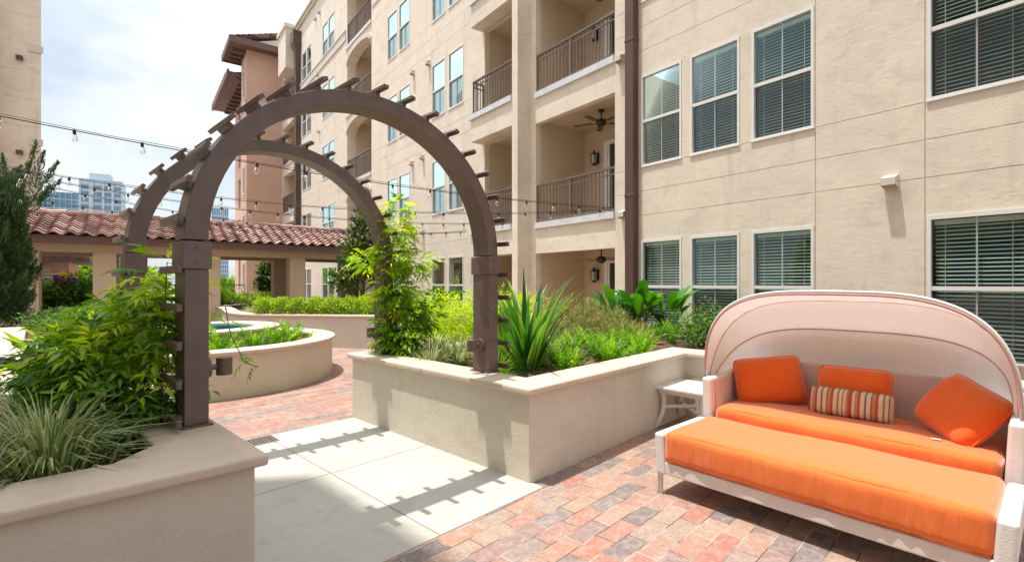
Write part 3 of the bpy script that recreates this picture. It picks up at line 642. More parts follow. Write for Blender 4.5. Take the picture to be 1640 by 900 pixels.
# the filled inner corner of the cap near the left arch foot
K = A0 - E1 * .27 + E2 * .31; k3 = [K - E2 * .03 + E1 * .02, K + E2 * .2 + E1 * .01, K + f_ * .2 - E2 * .01]
MB().add([(*p, .7195) for p in k3] + [(*p, .666) for p in k3], [(0, 1, 2), (0, 1, 4, 3), (1, 2, 5, 4), (2, 0, 3, 5)]).build('cap_corner', M['cap'], lt, world=True)
rp_root = [o for o in bpy.data.objects if o.name == 'raised_planter'][0]
for a_, b_ in ((0, 1.3), (1.35, 0)):
    if a_ == 0: v = [pf(-.047, b_ - .002, .7213), pf(.296, b_ - .002, .7213), pf(.296, b_ + .002, .7213), pf(-.047, b_ + .002, .7213), pf(-.0462, b_ - .002, .67), pf(-.0462, b_ + .002, .67)]
    else: v = [pf(a_ - .002, -.047, .7213), pf(a_ - .002, .296, .7213), pf(a_ + .002, .296, .7213), pf(a_ + .002, -.047, .7213), pf(a_ - .002, -.0462, .67), pf(a_ + .002, -.0462, .67)]
    MB().add(v, [(0, 1, 2, 3), (0, 3, 5, 4)]).build('cap_joint', M['mulch'], rp_root, world=True)
CC = (-4.93, 7.83)
sq = lambda c: c if c > 0 else .6 * c          # the round planter is flatter on its left
circ = [(CC[0] + 1.95 * sq(math.cos(2 * math.pi * k / 72)), CC[1] + 1.95 * math.sin(2 * math.pi * k / 72)) for k in range(72)]
planter('round_planter', 'low round stucco planter with ferns around the small pool', circ, top=.62, closed=True, capw=.36, over=.05, soil=[(CC[0] + 1.8 * sq(math.cos(2 * math.pi * k / 40)), CC[1] + 1.8 * math.sin(2 * math.pi * k / 40)) for k in range(40)], soilz=.50)
pool = thing('fountain_pool', 'small round raised pool of turquoise water inside the round planter', 'pool', (CC[0] - .1, CC[1] + .1, 0))
ring = lambda r, n=56: [(r * sq(math.cos(2 * math.pi * k / n)), r * math.sin(2 * math.pi * k / n)) for k in range(n)]
MB().strip(ring(1.1), -.2, 0, .3, .74, True).build('wall', M['pwall'], pool)
MB().strip(ring(1.1), -.3, .08, .741, .80, True).build('rim', M['cap'], pool, bevel=.016, seg=3)
MB().strip(ring(.86), -.02, .03, .4, .745, True).build('tile_band', M['pooltile'], pool)
MB().add([(x, y, .665) for x, y in ring(.9)], [tuple(range(56))]).build('water', M['water'], pool)
sw = spline([(-10.4, 17.0, 0), (-9.3, 15.6, 0), (-8.3, 14.2, 0), (-7.3, 12.7, 0), (-6.2, 11.75, 0), (-4.64, 11.46, 0), (-3.06, 11.24, 0), (-1.8, 11.1, 0), (-.6, 11.6, 0)], 6)
sw = [tuple(p.xy) for p in sw]
planter('curved_planter', 'far curved stucco planter wall topped by the clipped hedge', sw, top=.76, soil=sw[::3] + [tuple(wpt(5.3, .01, 0).xy), tuple(wpt(22, .01, 0).xy), (-10.4, 20)], soilz=.66)
# low wall along the left edge
a, b = onz(43, 521, .72), onz(20, 640, .72)
sw2 = [(a.x - .3 - 4, a.y + .3), (a.x - .3, a.y + .3)]
ww = [(b.x - .6 + .0, b.y), (b.x, b.y), (a.x, a.y), (a.x - .7, a.y)]
t = thing('garden_wall', 'broad flat topped pale wall at the left edge beside the black tub', 'wall', (a.x, a.y, 0))
d2 = (Vector((a.x, a.y)) - Vector((b.x, b.y))).normalized(); n2 = Vector((-d2.y, d2.x))
q = [Vector((b.x, b.y)), Vector((a.x, a.y)), Vector((a.x, a.y)) + n2 * .8, Vector((b.x, b.y)) + n2 * .8]
mb = MB(); mb.add([(p.x, p.y, .55) for p in q] + [(p.x, p.y, .70) for p in q], [(0, 1, 5, 4), (1, 2, 6, 5), (2, 3, 7, 6), (3, 0, 4, 7), (4, 5, 6, 7), (0, 1, 2, 3)]); mb.build('cap', M['cap'], t, world=True, bevel=.03, seg=3)
q2 = [p + n2 * (.04 if k < 2 else -.04) for k, p in enumerate(q)]
mb = MB(); mb.add([(p.x, p.y, 0) for p in q2] + [(p.x, p.y, .55) for p in q2], [(0, 1, 5, 4), (1, 2, 6, 5), (2, 3, 7, 6), (3, 0, 4, 7)]); mb.build('wall', M['pwall'], t, world=True)

# ------------------------------------------------------------------ arched pergola: two arches with short cross slats
def arch_thing(b0, label, group='bronze arches over the walkway', org=None):
    """local x = E1 across the walkway, y = E2 along it; the origin sits under the middle"""
    t = thing('garden_arch', label, 'arch', (*(org or pf(-.877, b0)).xy, .72), A1, group)
    HW, SP, DW, RZ = 1.12, .955, .10, .92        # half span, spring above the cap, half depth
    rad, cr_ = .058, (0, 0)
    for sx in (-1, 1):
        x = sx * HW
        m = MB(); m.box(x - .058, x + .058, -DW, DW, .012, SP - .101); p = m.build('post', M['bronze'], t, bevel=.004)
        m = MB(); m.box(x - .070, x + .070, -DW - .013, DW + .013, SP - .10, SP + .05); co = m.build('collar', M['bronze'], t, bevel=.004)
        for zb in (SP - .06, SP + .015):
            for yb in (-DW - .013, DW + .013): MB().tube([(x, yb - .006, zb), (x, yb + .006, zb)], .009, 8).build('bolt', M['bronze'], co)
        m = MB(); m.box(x - .075, x + .075, -DW - .02, DW + .02, 0, .012); m.build('base_plate', M['bronze'], t)
    n = 40; m = MB()
    for k in range(n):
        a0, a1 = math.pi * k / n, math.pi * (k + 1) / n
        v = []
        for a in (a0, a1):
            for r_ in (HW - rad, HW + rad):
                for y in (-DW + .004, DW - .004): v.append((r_ * math.cos(a), y, SP + .06 + RZ * r_ * math.sin(a)))
        m.add(v, [(0, 1, 5, 4), (2, 6, 7, 3), (0, 4, 6, 2), (1, 3, 7, 5)])
    m.build('arch_beam', M['bronze'], t, weld=True, bevel=.004)
    # cross slats on the outside, down to the cap
    def slat(cx, cz, ang):
        Mx = Matrix.Translation((cx, 0, cz)) @ Matrix.Rotation(ang, 4, 'Y')
        s = MB(); s.box(-.020, .020, -.19, .19, .030, .056, Mx); so = s.build('slat', M['bronze'], t, bevel=.003)
        s = MB(); s.box(-.016, .016, -DW + .02, DW - .02, -.004, .030, Mx); s.build('spacer', M['bronze'], so)
    ns = 17
    for k in range(ns):
        a = math.pi * (k + .5) / ns; rr = HW + rad
        slat(rr * math.cos(a), SP + .06 + RZ * rr * math.sin(a), math.pi / 2 - math.atan2(math.sin(a), RZ * math.cos(a)))
    for sx in (-1, 1):
        for k in range(5): slat(sx * (HW + rad), .05 + k * .2, sx * math.pi / 2)
    return t
arch1 = arch_thing(.735, 'brown metal garden arch with short cross slats, the nearer one over the slab')
arch2 = arch_thing(2.39, 'farther brown metal garden arch with a leafy climber on its right leg')
def spot(p, label, rot):
    t = thing('spot_light', label, 'lamp', p, rot, 'small bronze spot lights on the arch legs')
    m = MB(); m.tube([(0, 0, 0), (.03, 0, 0)], .058, 20); m.build('base', M['bronze'], t, bevel=.003)
    m = MB(); m.tube([(.03, 0, 0), (.075, 0, 0)], .016, 10); m.build('arm', M['bronze'], t)
    m = MB(); m.tube([(.105, 0, -.05), (.105, 0, .05)], .042, 18); m.build('shade', M['bronze'], t, bevel=.003)
inn = 1.12 - .058
def archpt(t, x, y, z): 
    l, a = FR[t.name]; return (l[0] + math.cos(a) * x - math.sin(a) * y, l[1] + math.sin(a) * x + math.cos(a) * y, l[2] + z)
spot(archpt(arch1, inn, 0, .24), 'bronze spot light on the nearer right arch leg beside the strap leaved plant', A1 + math.pi)
spot(archpt(arch2, inn, 0, .24), 'bronze spot light on the farther right arch leg under the climber', A1 + math.pi)
spot(archpt(arch1, -inn, 0, .30), 'bronze spot light on the left arch leg beside the leafy shrub', A1)
m = MB().tube(spline([onz(232, 722, .61), onz(250, 690, .66) + Vector((0, .0, .02)), at(275, 664, 2.75), at(292, 655, 2.82), at(298, 650, 2.9)], 6), .013, 8)
lab(m.build('conduit', M['greypipe'], smooth=True), 'bent grey plastic conduit rising from the mulch beside the left arch leg', 'conduit')

# ------------------------------------------------------------------ pavilion with tiled roof
M['pav'] = mat('warm beige paint', (.72, .585, .42), .9, .04, 1.5, .15, 50, spec=.2)
Q0 = (-11.9, 14.0, 0)
pv = thing('pavilion', 'open beige pavilion with square columns and a red clay tile roof', 'pavilion', Q0, math.atan2(V.y, V.x))
COLX = [-1.37, .26, 2.88, 5.49, 8.1]
for x in COLX:
    for y, w in (((0, .26), (2.5, .26)) if x > 0 else ((0, .26),)):
        m = MB(); m.box(x - w, x + w, y - .0, y + .56, 0, 2.36); m.build('column', M['pav'], pv, bevel=.01)
m = MB(); m.box(-8, 8.4, .02, .56, 2.36, 2.68); m.box(-8, 8.4, 2.52, 3.04, 2.36, 2.68); m.build('beam', M['pav'], pv)
m = MB(); m.box(-8, 8.5, -.02, 3.6, 2.681, 2.72); m.build('ceiling', M['brownwood'], pv)
m = MB(); m.box(-8, 8.55, -.52, -.46, 2.56, 2.78); m.box(-8, 8.55, -.46, .018, 2.60, 2.66); m.box(8.55, 8.61, -.52, 4.1, 2.56, 2.78); m.box(-8, 8.55, 4.05, 4.1, 2.56, 2.78); m.build('fascia', M['brownwood'], pv)
mt = MB(); tn = []
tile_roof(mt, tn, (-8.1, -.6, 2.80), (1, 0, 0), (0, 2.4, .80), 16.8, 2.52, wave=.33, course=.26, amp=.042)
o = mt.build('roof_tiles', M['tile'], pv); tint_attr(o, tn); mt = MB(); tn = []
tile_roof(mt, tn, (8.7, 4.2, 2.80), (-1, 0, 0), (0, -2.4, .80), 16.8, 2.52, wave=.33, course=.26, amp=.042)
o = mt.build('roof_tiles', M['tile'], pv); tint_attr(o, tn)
m = MB(); m.add([(8.56, -.5, 2.78), (8.56, 4.1, 2.78), (8.56, 1.8, 3.5)], [(0, 1, 2)]); m.build('gable', M['stucco'], pv)
m = MB(); tn = []
for k in range(36):
    x = -8.1 + k * .46; m.tube([(x, 1.8, 3.60), (x + .5, 1.8, 3.62)], [.10, .115], 10); tn += [random.uniform(.3, .9)] * 20
o = m.build('ridge_tiles', M['tile'], pv); tint_attr(o, tn)

# ------------------------------------------------------------------ behind the pavilion: service building with an exit sign
AV = math.atan2(V.y, V.x)
sv = thing('service_building', 'small terracotta building with a tan door and dark flat roof seen between the pavilion columns', 'building', (-23.6, 25.0, 0), AV)
m = MB(); m.quad((-5, 0, 0), (.85, 0, 0), (.85, 0, 2.55), (-5, 0, 2.55)); m.quad((.85, 0, 0), (.85, 5, 0), (.85, 5, 2.55), (.85, 0, 2.55)); m.box(.85, 1.6, .8, 1.0, 0, 1.55); m.build('wall', M['terra'], sv)
m = MB(); m.box(-.36, .46, -.05, -.002, 0, 1.92); d = m.build('door', M['doorpaint'], sv)
m = MB(); m.box(-.44, -.36, -.07, -.002, 0, 2.0); m.box(.46, .54, -.07, -.002, 0, 2.0); m.box(-.36, .46, -.07, -.002, 1.92, 2.0); m.build('door_frame', M['stucco'], sv)
m = MB(); m.box(-.1, .35, -.09, -.052, 1.76, 1.83); m.build('door_closer', M['signwhite'], d)
m = MB(); m.box(-5.5, 1.75, -1.2, 5, 2.55, 2.80)
for k in range(15): m.box(-5.4 + k * .48, -5.28 + k * .48, -1.45, 5.1, 2.801, 2.98)
m.build('roof', M['brownwood'], sv)
ex = thing('exit_sign', 'small white exit sign with red letters on the terracotta wall', 'sign', tuple(Vector((-23.6, 25.0, 2.24)) + Vector((V.x, V.y, 0)) * -.12), AV)
m = MB(); m.box(-.24, .24, -.06, -.004, -.15, .15); m.build('plate', M['signwhite'], ex)
tx = bpy.data.curves.new('lettering', 'FONT'); tx.body = 'EXIT'; tx.size = .25; tx.align_x = 'CENTER'; tx.align_y = 'CENTER'; tx.extrude = .004
to = bpy.data.objects.new('lettering', tx); C.objects.link(to); bpy.context.view_layer.update()
tm = bpy.data.meshes.new_from_object(to.evaluated_get(bpy.context.evaluated_depsgraph_get())); bpy.data.objects.remove(to); tm.materials.clear(); tm.materials.append(M['signred'])
to = bpy.data.objects.new('lettering', tm); C.objects.link(to); to.parent = ex; to.location = (0, -.066, 0); to.rotation_euler = (R(90), 0, 0)
# the taller block close on the left, outside the frame, that shades the front planter
nb = thing('apartment_block', 'tall beige block outside the left edge that shades the front planter', 'building', (-6.62, 3.15, 0), A1)
m = MB(); hb = [(-4.6 - 3.2 * c, -3.4 - 3.2 * c, 1.0 + 3.05 * f, 2.7 + 3.05 * f, .12) for c in range(3) for f in range(7)]
grid_wall(m, -14, 0, 0, 22, 0, hb); h2 = [(-18 + 3.4 * c, -16.6 + 3.4 * c, 1.0 + 3.05 * f, 2.7 + 3.05 * f, .12) for c in range(5) for f in range(7)]
w2 = MB(); grid_wall(w2, -20, 0, 0, 22, 0, h2)
for i in range(len(w2.v)): x, y, z = w2.v[i]; w2.v[i] = (y, x, z)
m.add(w2.v, w2.f); m.quad((0, 0, 22), (-14, 0, 22), (-14, -20, 22), (0, -20, 22)); m.quad((-14, 0, 0), (-14, -20, 0), (-14, -20, 22), (-14, 0, 22)); m.quad((0, -20, 0), (-14, -20, 0), (-14, -20, 22), (0, -20, 22)); m.build('wall', M['stucco'], nb)
for a in hb: MB().quad((a[0], -.11, a[2]), (a[1], -.11, a[2]), (a[1], -.11, a[3]), (a[0], -.11, a[3])).build('window_pane', M['blueglass'], nb)
for a in h2: MB().quad((-.11, a[0], a[2]), (-.11, a[1], a[2]), (-.11, a[1], a[3]), (-.11, a[0], a[3])).build('window_pane', M['blueglass'], nb)
# iron fence far behind
fe = thing('iron_fence', 'thin black iron fence in front of the far trees', 'fence', (-22.5, 27, 0), AV)
m = MB(); m.box(0, 16, -.02, .02, 1.35, 1.4); m.box(0, 16, -.02, .02, .2, .25)
for k in range(110): m.box(k * .145, k * .145 + .018, -.01, .01, .02, 1.35)
m.build('bars', M['black'], fe)

# ------------------------------------------------------------------ skyline
def tower(label, px0, px1, pytop, Y, kind):
    x0 = (px0 - CX) / F * Y; x1 = (px1 - CX) / F * Y; h = 1.5 + (HY - pytop) / F * Y
    t = thing('office_tower', label, 'building', ((x0 + x1) / 2, Y, 0), R(33), 'office towers on the skyline'); w = (x1 - x0) / 2 * .80
    if kind == 0:
        m = MB(); m.box(-w, w, -w, w, 0, h); m.box(-w * .6, w * .4, -w * .5, w * .5, h, h + 2.2); m.build('wall', M['curtain'], t)
        nf = int(h / 1.9)
        for k in range(nf):
            MB().box(-.93 * w, w + .1, -w - .15, w * .8, k * 1.9 + .5, k * 1.9 + 1.55).build('window_row', M['blueglass'], t)
        for a, b in ((-1, -.9), (-.55, -.35), (.05, .17), (.5, .62), (.95, 1.03)): MB().box(a * w, b * w, -w - .3, -w - .16, 0, h).build('pier', M['curtain'], t)
    else:
        m = MB(); m.box(-w, w, -w, w, 0, h); m.build('curtain_wall', M['blueglass'], t)
        m = MB(); nf = int(h / 1.5)
        for k in range(nf): m.box(-w - .05, w + .05, -w - .12, -w - .02, k * 1.5, k * 1.5 + .35)
        for k in range(9): x = -w + 2 * w * k / 8; m.box(x - .1, x + .1, -w - .15, -w - .13, 0, h)
        m.build('spandrel_bands', M['curtain'] if kind == 2 else M['pale'], t)
M['pale'] = mat('pale blue spandrel', (.32, .45, .55), .3, .1, .3)
tower('pale office tower with columns of blue windows on the skyline', 133, 198, 293, 150, 0)
tower('low wide blue glass office block left of the pale tower', 68, 136, 312, 165, 1)
tower('small blue grey tower between the arches and terracotta wing', 338, 366, 335, 170, 2)

# ------------------------------------------------------------------ string lights
def strand(label, p0, p1, sag, n, t0=.0):
    p0 = Vector(p0); p1 = Vector(p1)
    t = thing('string_light', label, 'string light', tuple(p0), 0, 'string lights across the courtyard')
    def pt(u): 
        p = p0.lerp(p1, u); p.z -= 4 * sag * u * (1 - u); return p
    m = MB(); pts = [pt(i / 40) for i in range(41)]
    m.tube(pts, .0055, 6); m.tube([p + Vector((0, 0, .022 + .004 * math.sin(i))) for i, p in enumerate(pts)], .0035, 5); m.build('cable', M['cable'], t, world=True)
    if not hasattr(strand, 's'):
        m = MB(); m.lathe([(.0, .012), (.016, .012), (.02, 0), (.018, -.055), (.0, -.055)], n=10); strand.s = m
        m = MB(); m.lathe([(.014, -.05), (.02, -.065), (.031, -.095), (.033, -.115), (.026, -.14), (.012, -.152), (0, -.154)], n=10); strand.b = m
    first = None
    for k in range(n):
        p = pt((k + .5 + t0) / n) - p0
        if first is None:
            s = strand.s.build('socket', M['cable'], t); strand.b.build('bulb', M['bulb'], s, smooth=True); first = s
        else: s = copy_tree(first, t)
        s.scale = (.82, .82, .82); s.location = p; s.rotation_euler = (random.uniform(-.15, .15), random.uniform(-.15, .15), 0)
wA = at(985, 334, 9.62)
strand('string light cord, the highest one crossing from the left edge behind the near arch', at(-70, 172, 4.9), wA, .16, 15)
strand('string light cord ending at the wide balcony ledge, just under the highest cord', at(-60, 256, 7.0), wA + Vector((-.06, .02, -.02)), .34, 20)
strand('string light cord ending on the projecting bay, middle of the lower cords', at(-60, 263, 7.6), at(820, 358, 11.3), .3, 20)
strand('string light cord ending beside the paired windows, second lowest', at(-60, 268, 8.2), tuple(wpt(6.0, .05, at(752, 371, 14.0).z)), .42, 22)
strand('string light cord ending beside the paired windows, lowest of all', at(-60, 300, 9.0), tuple(wpt(6.1, .05, at(752, 371, 14.0).z - .02)), .33, 22, .2)

# ------------------------------------------------------------------ daybed: sofa with hood, ottoman, pillows
DQ = math.atan2(-.744, .668)
O_ = Vector((1.04, 3.54, 0))
Q1 = Vector((math.cos(DQ), math.sin(DQ), 0)); Q2 = Vector((-math.sin(DQ), math.cos(DQ), 0))
def dq(x, y, z): return O_ + Q1 * x + Q2 * y + Vector((0, 0, z))
def soft_box(x0, x1, y0, y1, z0, z1, puff=.012, n=(18, 8, 4), rad=.035):
    """cushion: a box with swelling faces and rounded edges"""
    import itertools
    mb = MB(); cx, cy, cz = (x0 + x1) / 2, (y0 + y1) / 2, (z0 + z1) / 2; hx, hy, hz = (x1 - x0) / 2, (y1 - y0) / 2, (z1 - z0) / 2
    def face(ax, sgn):
        o = [i for i in range(3) if i != ax]; na, nb = n[o[0]], n[o[1]]; b = len(mb.v); vs_ = []
        for i in range(na + 1):
            for j in range(nb + 1):
                u = [0, 0, 0]; u[o[0]] = math.sin(math.pi / 2 * (-1 + 2 * i / na)); u[o[1]] = math.sin(math.pi / 2 * (-1 + 2 * j / nb)); u[ax] = sgn
                h = (hx, hy, hz); p = [u[k] * h[k] for k in range(3)]
                # round: clamp to inner box then push out by radius
                inn_ = [max(-h[k] + rad, min(h[k] - rad, p[k])) for k in range(3)]
                dv = Vector([p[k] - inn_[k] for k in range(3)]); Ln = dv.length
                if Ln > 1e-6: dv = dv / Ln * rad
                q = [inn_[k] + dv[k] for k in range(3)]
                w = (1 - u[o[0]] ** 4) * (1 - u[o[1]] ** 4); q[ax] += sgn * puff * w
                q[2] += .004 * math.sin(7 * q[0] + 3 * q[1]) * (1 if ax == 2 else .3)
                vs_.append((cx + q[0], cy + q[1], cz + q[2]))
        fs = [(i * (nb + 1) + j, (i + 1) * (nb + 1) + j, (i + 1) * (nb + 1) + j + 1, i * (nb + 1) + j + 1) for i in range(na) for j in range(nb)]
        mb.add(vs_, fs)
    for ax in range(3):
        for sgn in (-1, 1): face(ax, sgn)
    return mb
def cushion(name, parent, x0, x1, y0, y1, z0, z1):
    n = (150, 24, 12)
    mb = soft_box(x0, x1, y0, y1, z0, z1, .014, n, .036)
    for i, (x, y, z) in enumerate(mb.v):
        w = max(0, 1 - (y - y0) / .06); tz = (z - z0) / (z1 - z0)
        y -= w * (.0036 * math.sin(58 * x + 2.5 * math.sin(9 * x) + 4 * tz) * (.35 + .65 * abs(2 * tz - 1)) * (.5 + .5 * math.sin(5 * x + 1)) + .004 * math.sin(17 * x))
        z += (1 if tz > .8 else 0) * max(0, 1 - abs((y - (y0 + y1) / 2) / ((y1 - y0) / 2)) ** 4) * (.003 * math.sin(6.3 * x + 1.3) * math.sin(11 * y) + .0008 * math.sin(23 * x + 5 * y))
        mb.v[i] = (x, y, z)
    o = mb.build(name, M['orange_seat'], parent, weld=True, bevel=0, smooth=True)
    p = MB()
    for z in (z0 + .010,):
        r_ = .03; pts = []
        for cx, cy, a0 in ((x1 - r_, y1 - r_, 0), (x0 + r_, y1 - r_, 90), (x0 + r_, y0 + r_, 180), (x1 - r_, y0 + r_, 270)):
            for k in range(5): a = R(a0 + 22.5 * k); pts.append((cx + (r_ - .008) * math.cos(a), cy + (r_ - .008) * math.sin(a), z))
        p.tube(pts, .003, 6, closed=True)
    p.build('piping', M['piping'], o, smooth=True); return o
ot = thing('ottoman', 'long low white framed ottoman with a sunlit orange cushion in front of the daybed', 'ottoman', tuple(O_), DQ)
LN = 1.80
m = MB(); m.box(.03, LN - .03, .0, .05, .145, .235); m.box(.03, LN - .03, .58, .63, .145, .235); m.box(.03, LN - .03, .05, .58, .17, .225); m.build('frame', M['frame'], ot, bevel=.012, seg=3)
for x0, sgn in ((0, -1), (LN, 1)):
    m = MB(); pr = [(.0, .145), (.0, .30), (.006, .405), (.03, .425)]
    xx = [0, .0, .004, .0]
    m.add([(x0 - sgn * (.075 if k in (1, 2) else 0) + (sgn * .018 if z > .3 else 0), y, z) for z in (.14, .43) for y in (-.012, .645) for k in (0, 1)], [(0, 1, 3, 2), (4, 6, 7, 5), (0, 4, 5, 1), (2, 3, 7, 6), (0, 2, 6, 4), (1, 5, 7, 3)])
    m.build('side_panel', M['frame'], ot, bevel=.02, seg=4)
for x in (.025, LN - .025):
    for y in (.02, .61):
        m = MB(); m.box(x - .02, x + .004, y - .018, y + .004, .006, .15); m.box(x + .004, x + .020, y - .018, y - .012, .006, .15); m.box(x - .026, x + .026, y - .024, y + .02, 0, .006); m.build('leg', M['steel'], ot)
cushion('seat_cushion', ot, .065, LN - .065, -.012, .635, .236, .452)
so = thing('daybed', 'white framed daybed sofa with an orange seat and a pale folding canopy hood', 'daybed', tuple(O_), DQ)
SY0, SY1 = .69, 1.46
m = MB(); m.box(.03, LN - .03, SY0 + .01, SY0 + .06, .14, .27); m.box(.03, LN - .03, SY0 + .06, SY1 - .06, .2, .25); m.build('frame', M['frame'], so, bevel=.012, seg=3)
for x0, sgn in ((0, -1), (LN, 1)):
    m = MB(); n = 12
    for k in range(n):
        y0_, y1_ = SY0 + (SY1 - SY0) * k / n, SY0 + (SY1 - SY0) * (k + 1) / n
        v = []
        for y in (y0_, y1_):
            zt = .735 + .06 * ((y - SY0) / (SY1 - SY0)) ** 2
            for xa, z in ((x0 - sgn * .085, .13), (x0 + sgn * 0.0, .13), (x0 + sgn * .02, zt), (x0 - sgn * .055, zt)): v.append((xa, y, z))
        fs = [(j, (j + 1) % 4, 4 + (j + 1) % 4, 4 + j) for j in range(4)]
        if k == 0: fs.append((0, 1, 2, 3))
        if k == n - 1: fs.append((4, 5, 6, 7))
        m.add(v, fs)
    m.build('arm', M['frame'], so, weld=True, bevel=.022, seg=4)
    m = MB(); xi = x0 - sgn * .088; m.add([(xi, SY0 + .07, .28), (xi, SY1 - .05, .28), (xi + sgn * .03, SY1 - .05, .73), (xi + sgn * .03, SY0 + .07, .70)], [(0, 1, 2, 3)]); m.build('arm_lining', M['panel'], so)
m = MB(); m.add([(.05, SY1 - .12, .25), (LN - .05, SY1 - .12, .25), (LN - .03, SY1 - .03, .84), (.03, SY1 - .03, .84), (.05, SY1, .25), (LN - .05, SY1, .25), (LN - .03, SY1 + .02, .84), (.03, SY1 + .02, .84)], [(0, 1, 2, 3), (4, 5, 6, 7), (0, 1, 5, 4), (2, 3, 7, 6), (0, 3, 7, 4), (1, 2, 6, 5)]); m.build('backrest', M['panel'], so, bevel=.02, seg=3)
cushion('seat_cushion', so, .09, LN - .09, SY0 + .005, SY1 - .10, .272, .515)
for x in (.03, LN - .03):
    for y in (SY0 + .03, SY1 - .05):
        m = MB(); m.box(x - .02, x + .02, y - .02, y + .02, 0, .14); m.build('leg', M['steel'], so)
# canopy: three hoops hinged on the arms, cloth between them
PZ, PY = .66, .80
def hoop(theta, Lh, W2=.915, n=44, e=3.4):
    pts = []
    for k in range(n + 1):
        a = math.pi * k / n; ca, sa = math.cos(a), math.sin(a)
        x = LN / 2 - .02 - W2 * math.copysign(abs(ca) ** (2 / e), ca); h = Lh * abs(sa) ** (2 / 3.1)
        pts.append(Vector((x, PY + h * math.cos(theta), PZ + h * math.sin(theta))))
    return pts
hps = [hoop(R(93), .78), hoop(R(66), .775, .90), hoop(R(38), .76, .88)]
base = [Vector((p.x, SY1 + .03, .70 if 0 < i < 44 else .66)) for i, p in enumerate(hoop(R(38), .76, .86))]
cm = MB()
rows = []
for a, b, fold in ((hps[0], hps[1], .02), (hps[1], hps[2], .026), (hps[2], base, .0)):
    for j in range(7 if b is not base else 6):
        t = j / (6 if b is not base else 5)
        if rows and j == 0: continue
        row = []
        for i in range(len(a)):
            p = a[i].lerp(b[i], t); s = math.sin(math.pi * t) * min(1, math.sin(math.pi * i / 44) * 1.5)
            wv = .013 * math.sin(i * 2.1 + j * .35) * math.sin(math.pi * t) * (1.5 if i < 14 or i > 30 else .55)
            p = p + Vector((0, -.5, .6)) * (-fold * s + wv)
            row.append(p)
        rows.append(row)
n = len(rows[0]); cm.add([p for r_ in rows for p in r_], [(j * n + i, j * n + i + 1, (j + 1) * n + i + 1, (j + 1) * n + i) for j in range(len(rows) - 1) for i in range(n - 1)])
cn = cm.build('canopy', M['canopy'], so, smooth=True)
sol = cn.modifiers.new('solid', 'SOLIDIFY'); sol.thickness = .004
MB().tube(hps[0], .011, 8).build('canopy_rim', M['frame'], cn, smooth=True)
MB().tube([p + Vector((0, -.012, -.018)) for p in hps[0]], .009, 6).build('canopy_rib', M['rib'], cn, smooth=True)
for h in hps[1:]: MB().tube([p + Vector((0, -.006, .0)) for p in h], .006, 6).build('canopy_rib', M['rib'], cn, smooth=True)
for x in (.0, LN): MB().box(x - .02, x + .02, PY - .03, PY + .03, PZ - .05, PZ + .02).build('canopy_hinge', M['rib'], cn)
def pillow(name, label, w, h, t, m_, c, rx, rz, ry=0, group=None):
    """w across, h up its face, t thick; stands on its lower edge, leaning back by rx"""
    mb = MB(); nu, nv = 22, 16
    for sgn in (-1, 1):
        vs_ = []
        for i in range(nu + 1):
            for j in range(nv + 1):
                u, v = -1 + 2 * i / nu, -1 + 2 * j / nv
                pin = 1 - .03 * (1 - u * u) * abs(v) ** 3 - .09 * u ** 6; pin2 = 1 - .03 * (1 - v * v) * abs(u) ** 3 - .09 * v ** 6
                th = ((1 - u ** 4) * (1 - v ** 4)) ** .55
                wr_ = .006 * math.sin(9 * u + 4 * v * sgn) * (abs(u) ** 3 + abs(v) ** 3) * th ** .3
                vs_.append((u * w / 2 * pin2, sgn * (t / 2 * th) + wr_, v * h / 2 * pin))
        mb.add(vs_, [(i * (nv + 1) + j, (i + 1) * (nv + 1) + j, (i + 1) * (nv + 1) + j + 1, i * (nv + 1) + j + 1) for i in range(nu) for j in range(nv)])
    o = mb.build(name, m_, loc=tuple(c), weld=True, smooth=True)
    o.rotation_euler = (Matrix.Rotation(DQ + rz, 3, 'Z') @ Matrix.Rotation(rx, 3, 'X') @ Matrix.Rotation(ry, 3, 'Y')).to_euler()
    ed = MB(); pts = []
    for u, v in [(-1 + 2 * k / 22, -1) for k in range(22)] + [(1, -1 + 2 * k / 16) for k in range(16)] + [(1 - 2 * k / 22, 1) for k in range(22)] + [(-1, 1 - 2 * k / 16) for k in range(16)]:
        pts.append((u * w / 2 * (1 - .03 * (1 - v * v) * abs(u) ** 3 - .09 * v ** 6), 0, v * h / 2 * (1 - .03 * (1 - u * u) * abs(v) ** 3 - .09 * u ** 6)))
    ed.tube(pts, .005, 6, closed=True); ed.build('piping', M['piping'] if m_ is M['orange'] else m_, o, smooth=True)
    FR[o.name] = (tuple(c), 0)
    return lab(o, label, 'pillow', group)
PG = 'orange pillows on the daybed'
pillow('throw_pillow', 'orange pillow leaning in the left corner of the daybed', .52, .40, .19, M['orange'], dq(.32, 1.18, .69), R(-22), R(26), R(-8), PG)
pillow('throw_pillow', 'orange pillow upright at the middle of the backrest behind the striped one', .48, .36, .18, M['orange'], dq(.90, 1.22, .69), R(-16), R(2), 0, PG)
pillow('throw_pillow', 'orange pillow slumped diagonally in the right corner of the daybed', .46, .40, .19, M['orange'], dq(1.51, 1.07, .69), R(-34), R(-34), R(20), PG)
pillow('lumbar_pillow', 'narrow striped lumbar pillow on the orange daybed seat', .53, .20, .105, M['stripe'], dq(.91, 1.08, .62), R(-14), R(1))
tg = MB().box(-.022, .022, -.012, .012, 0, .004); o = tg.build('care_tag', M['signwhite'], loc=tuple(dq(1.42, .86, .531)), rot=DQ + .2); lab(o, 'small white fabric tag on the orange seat under the right pillow', 'tag')

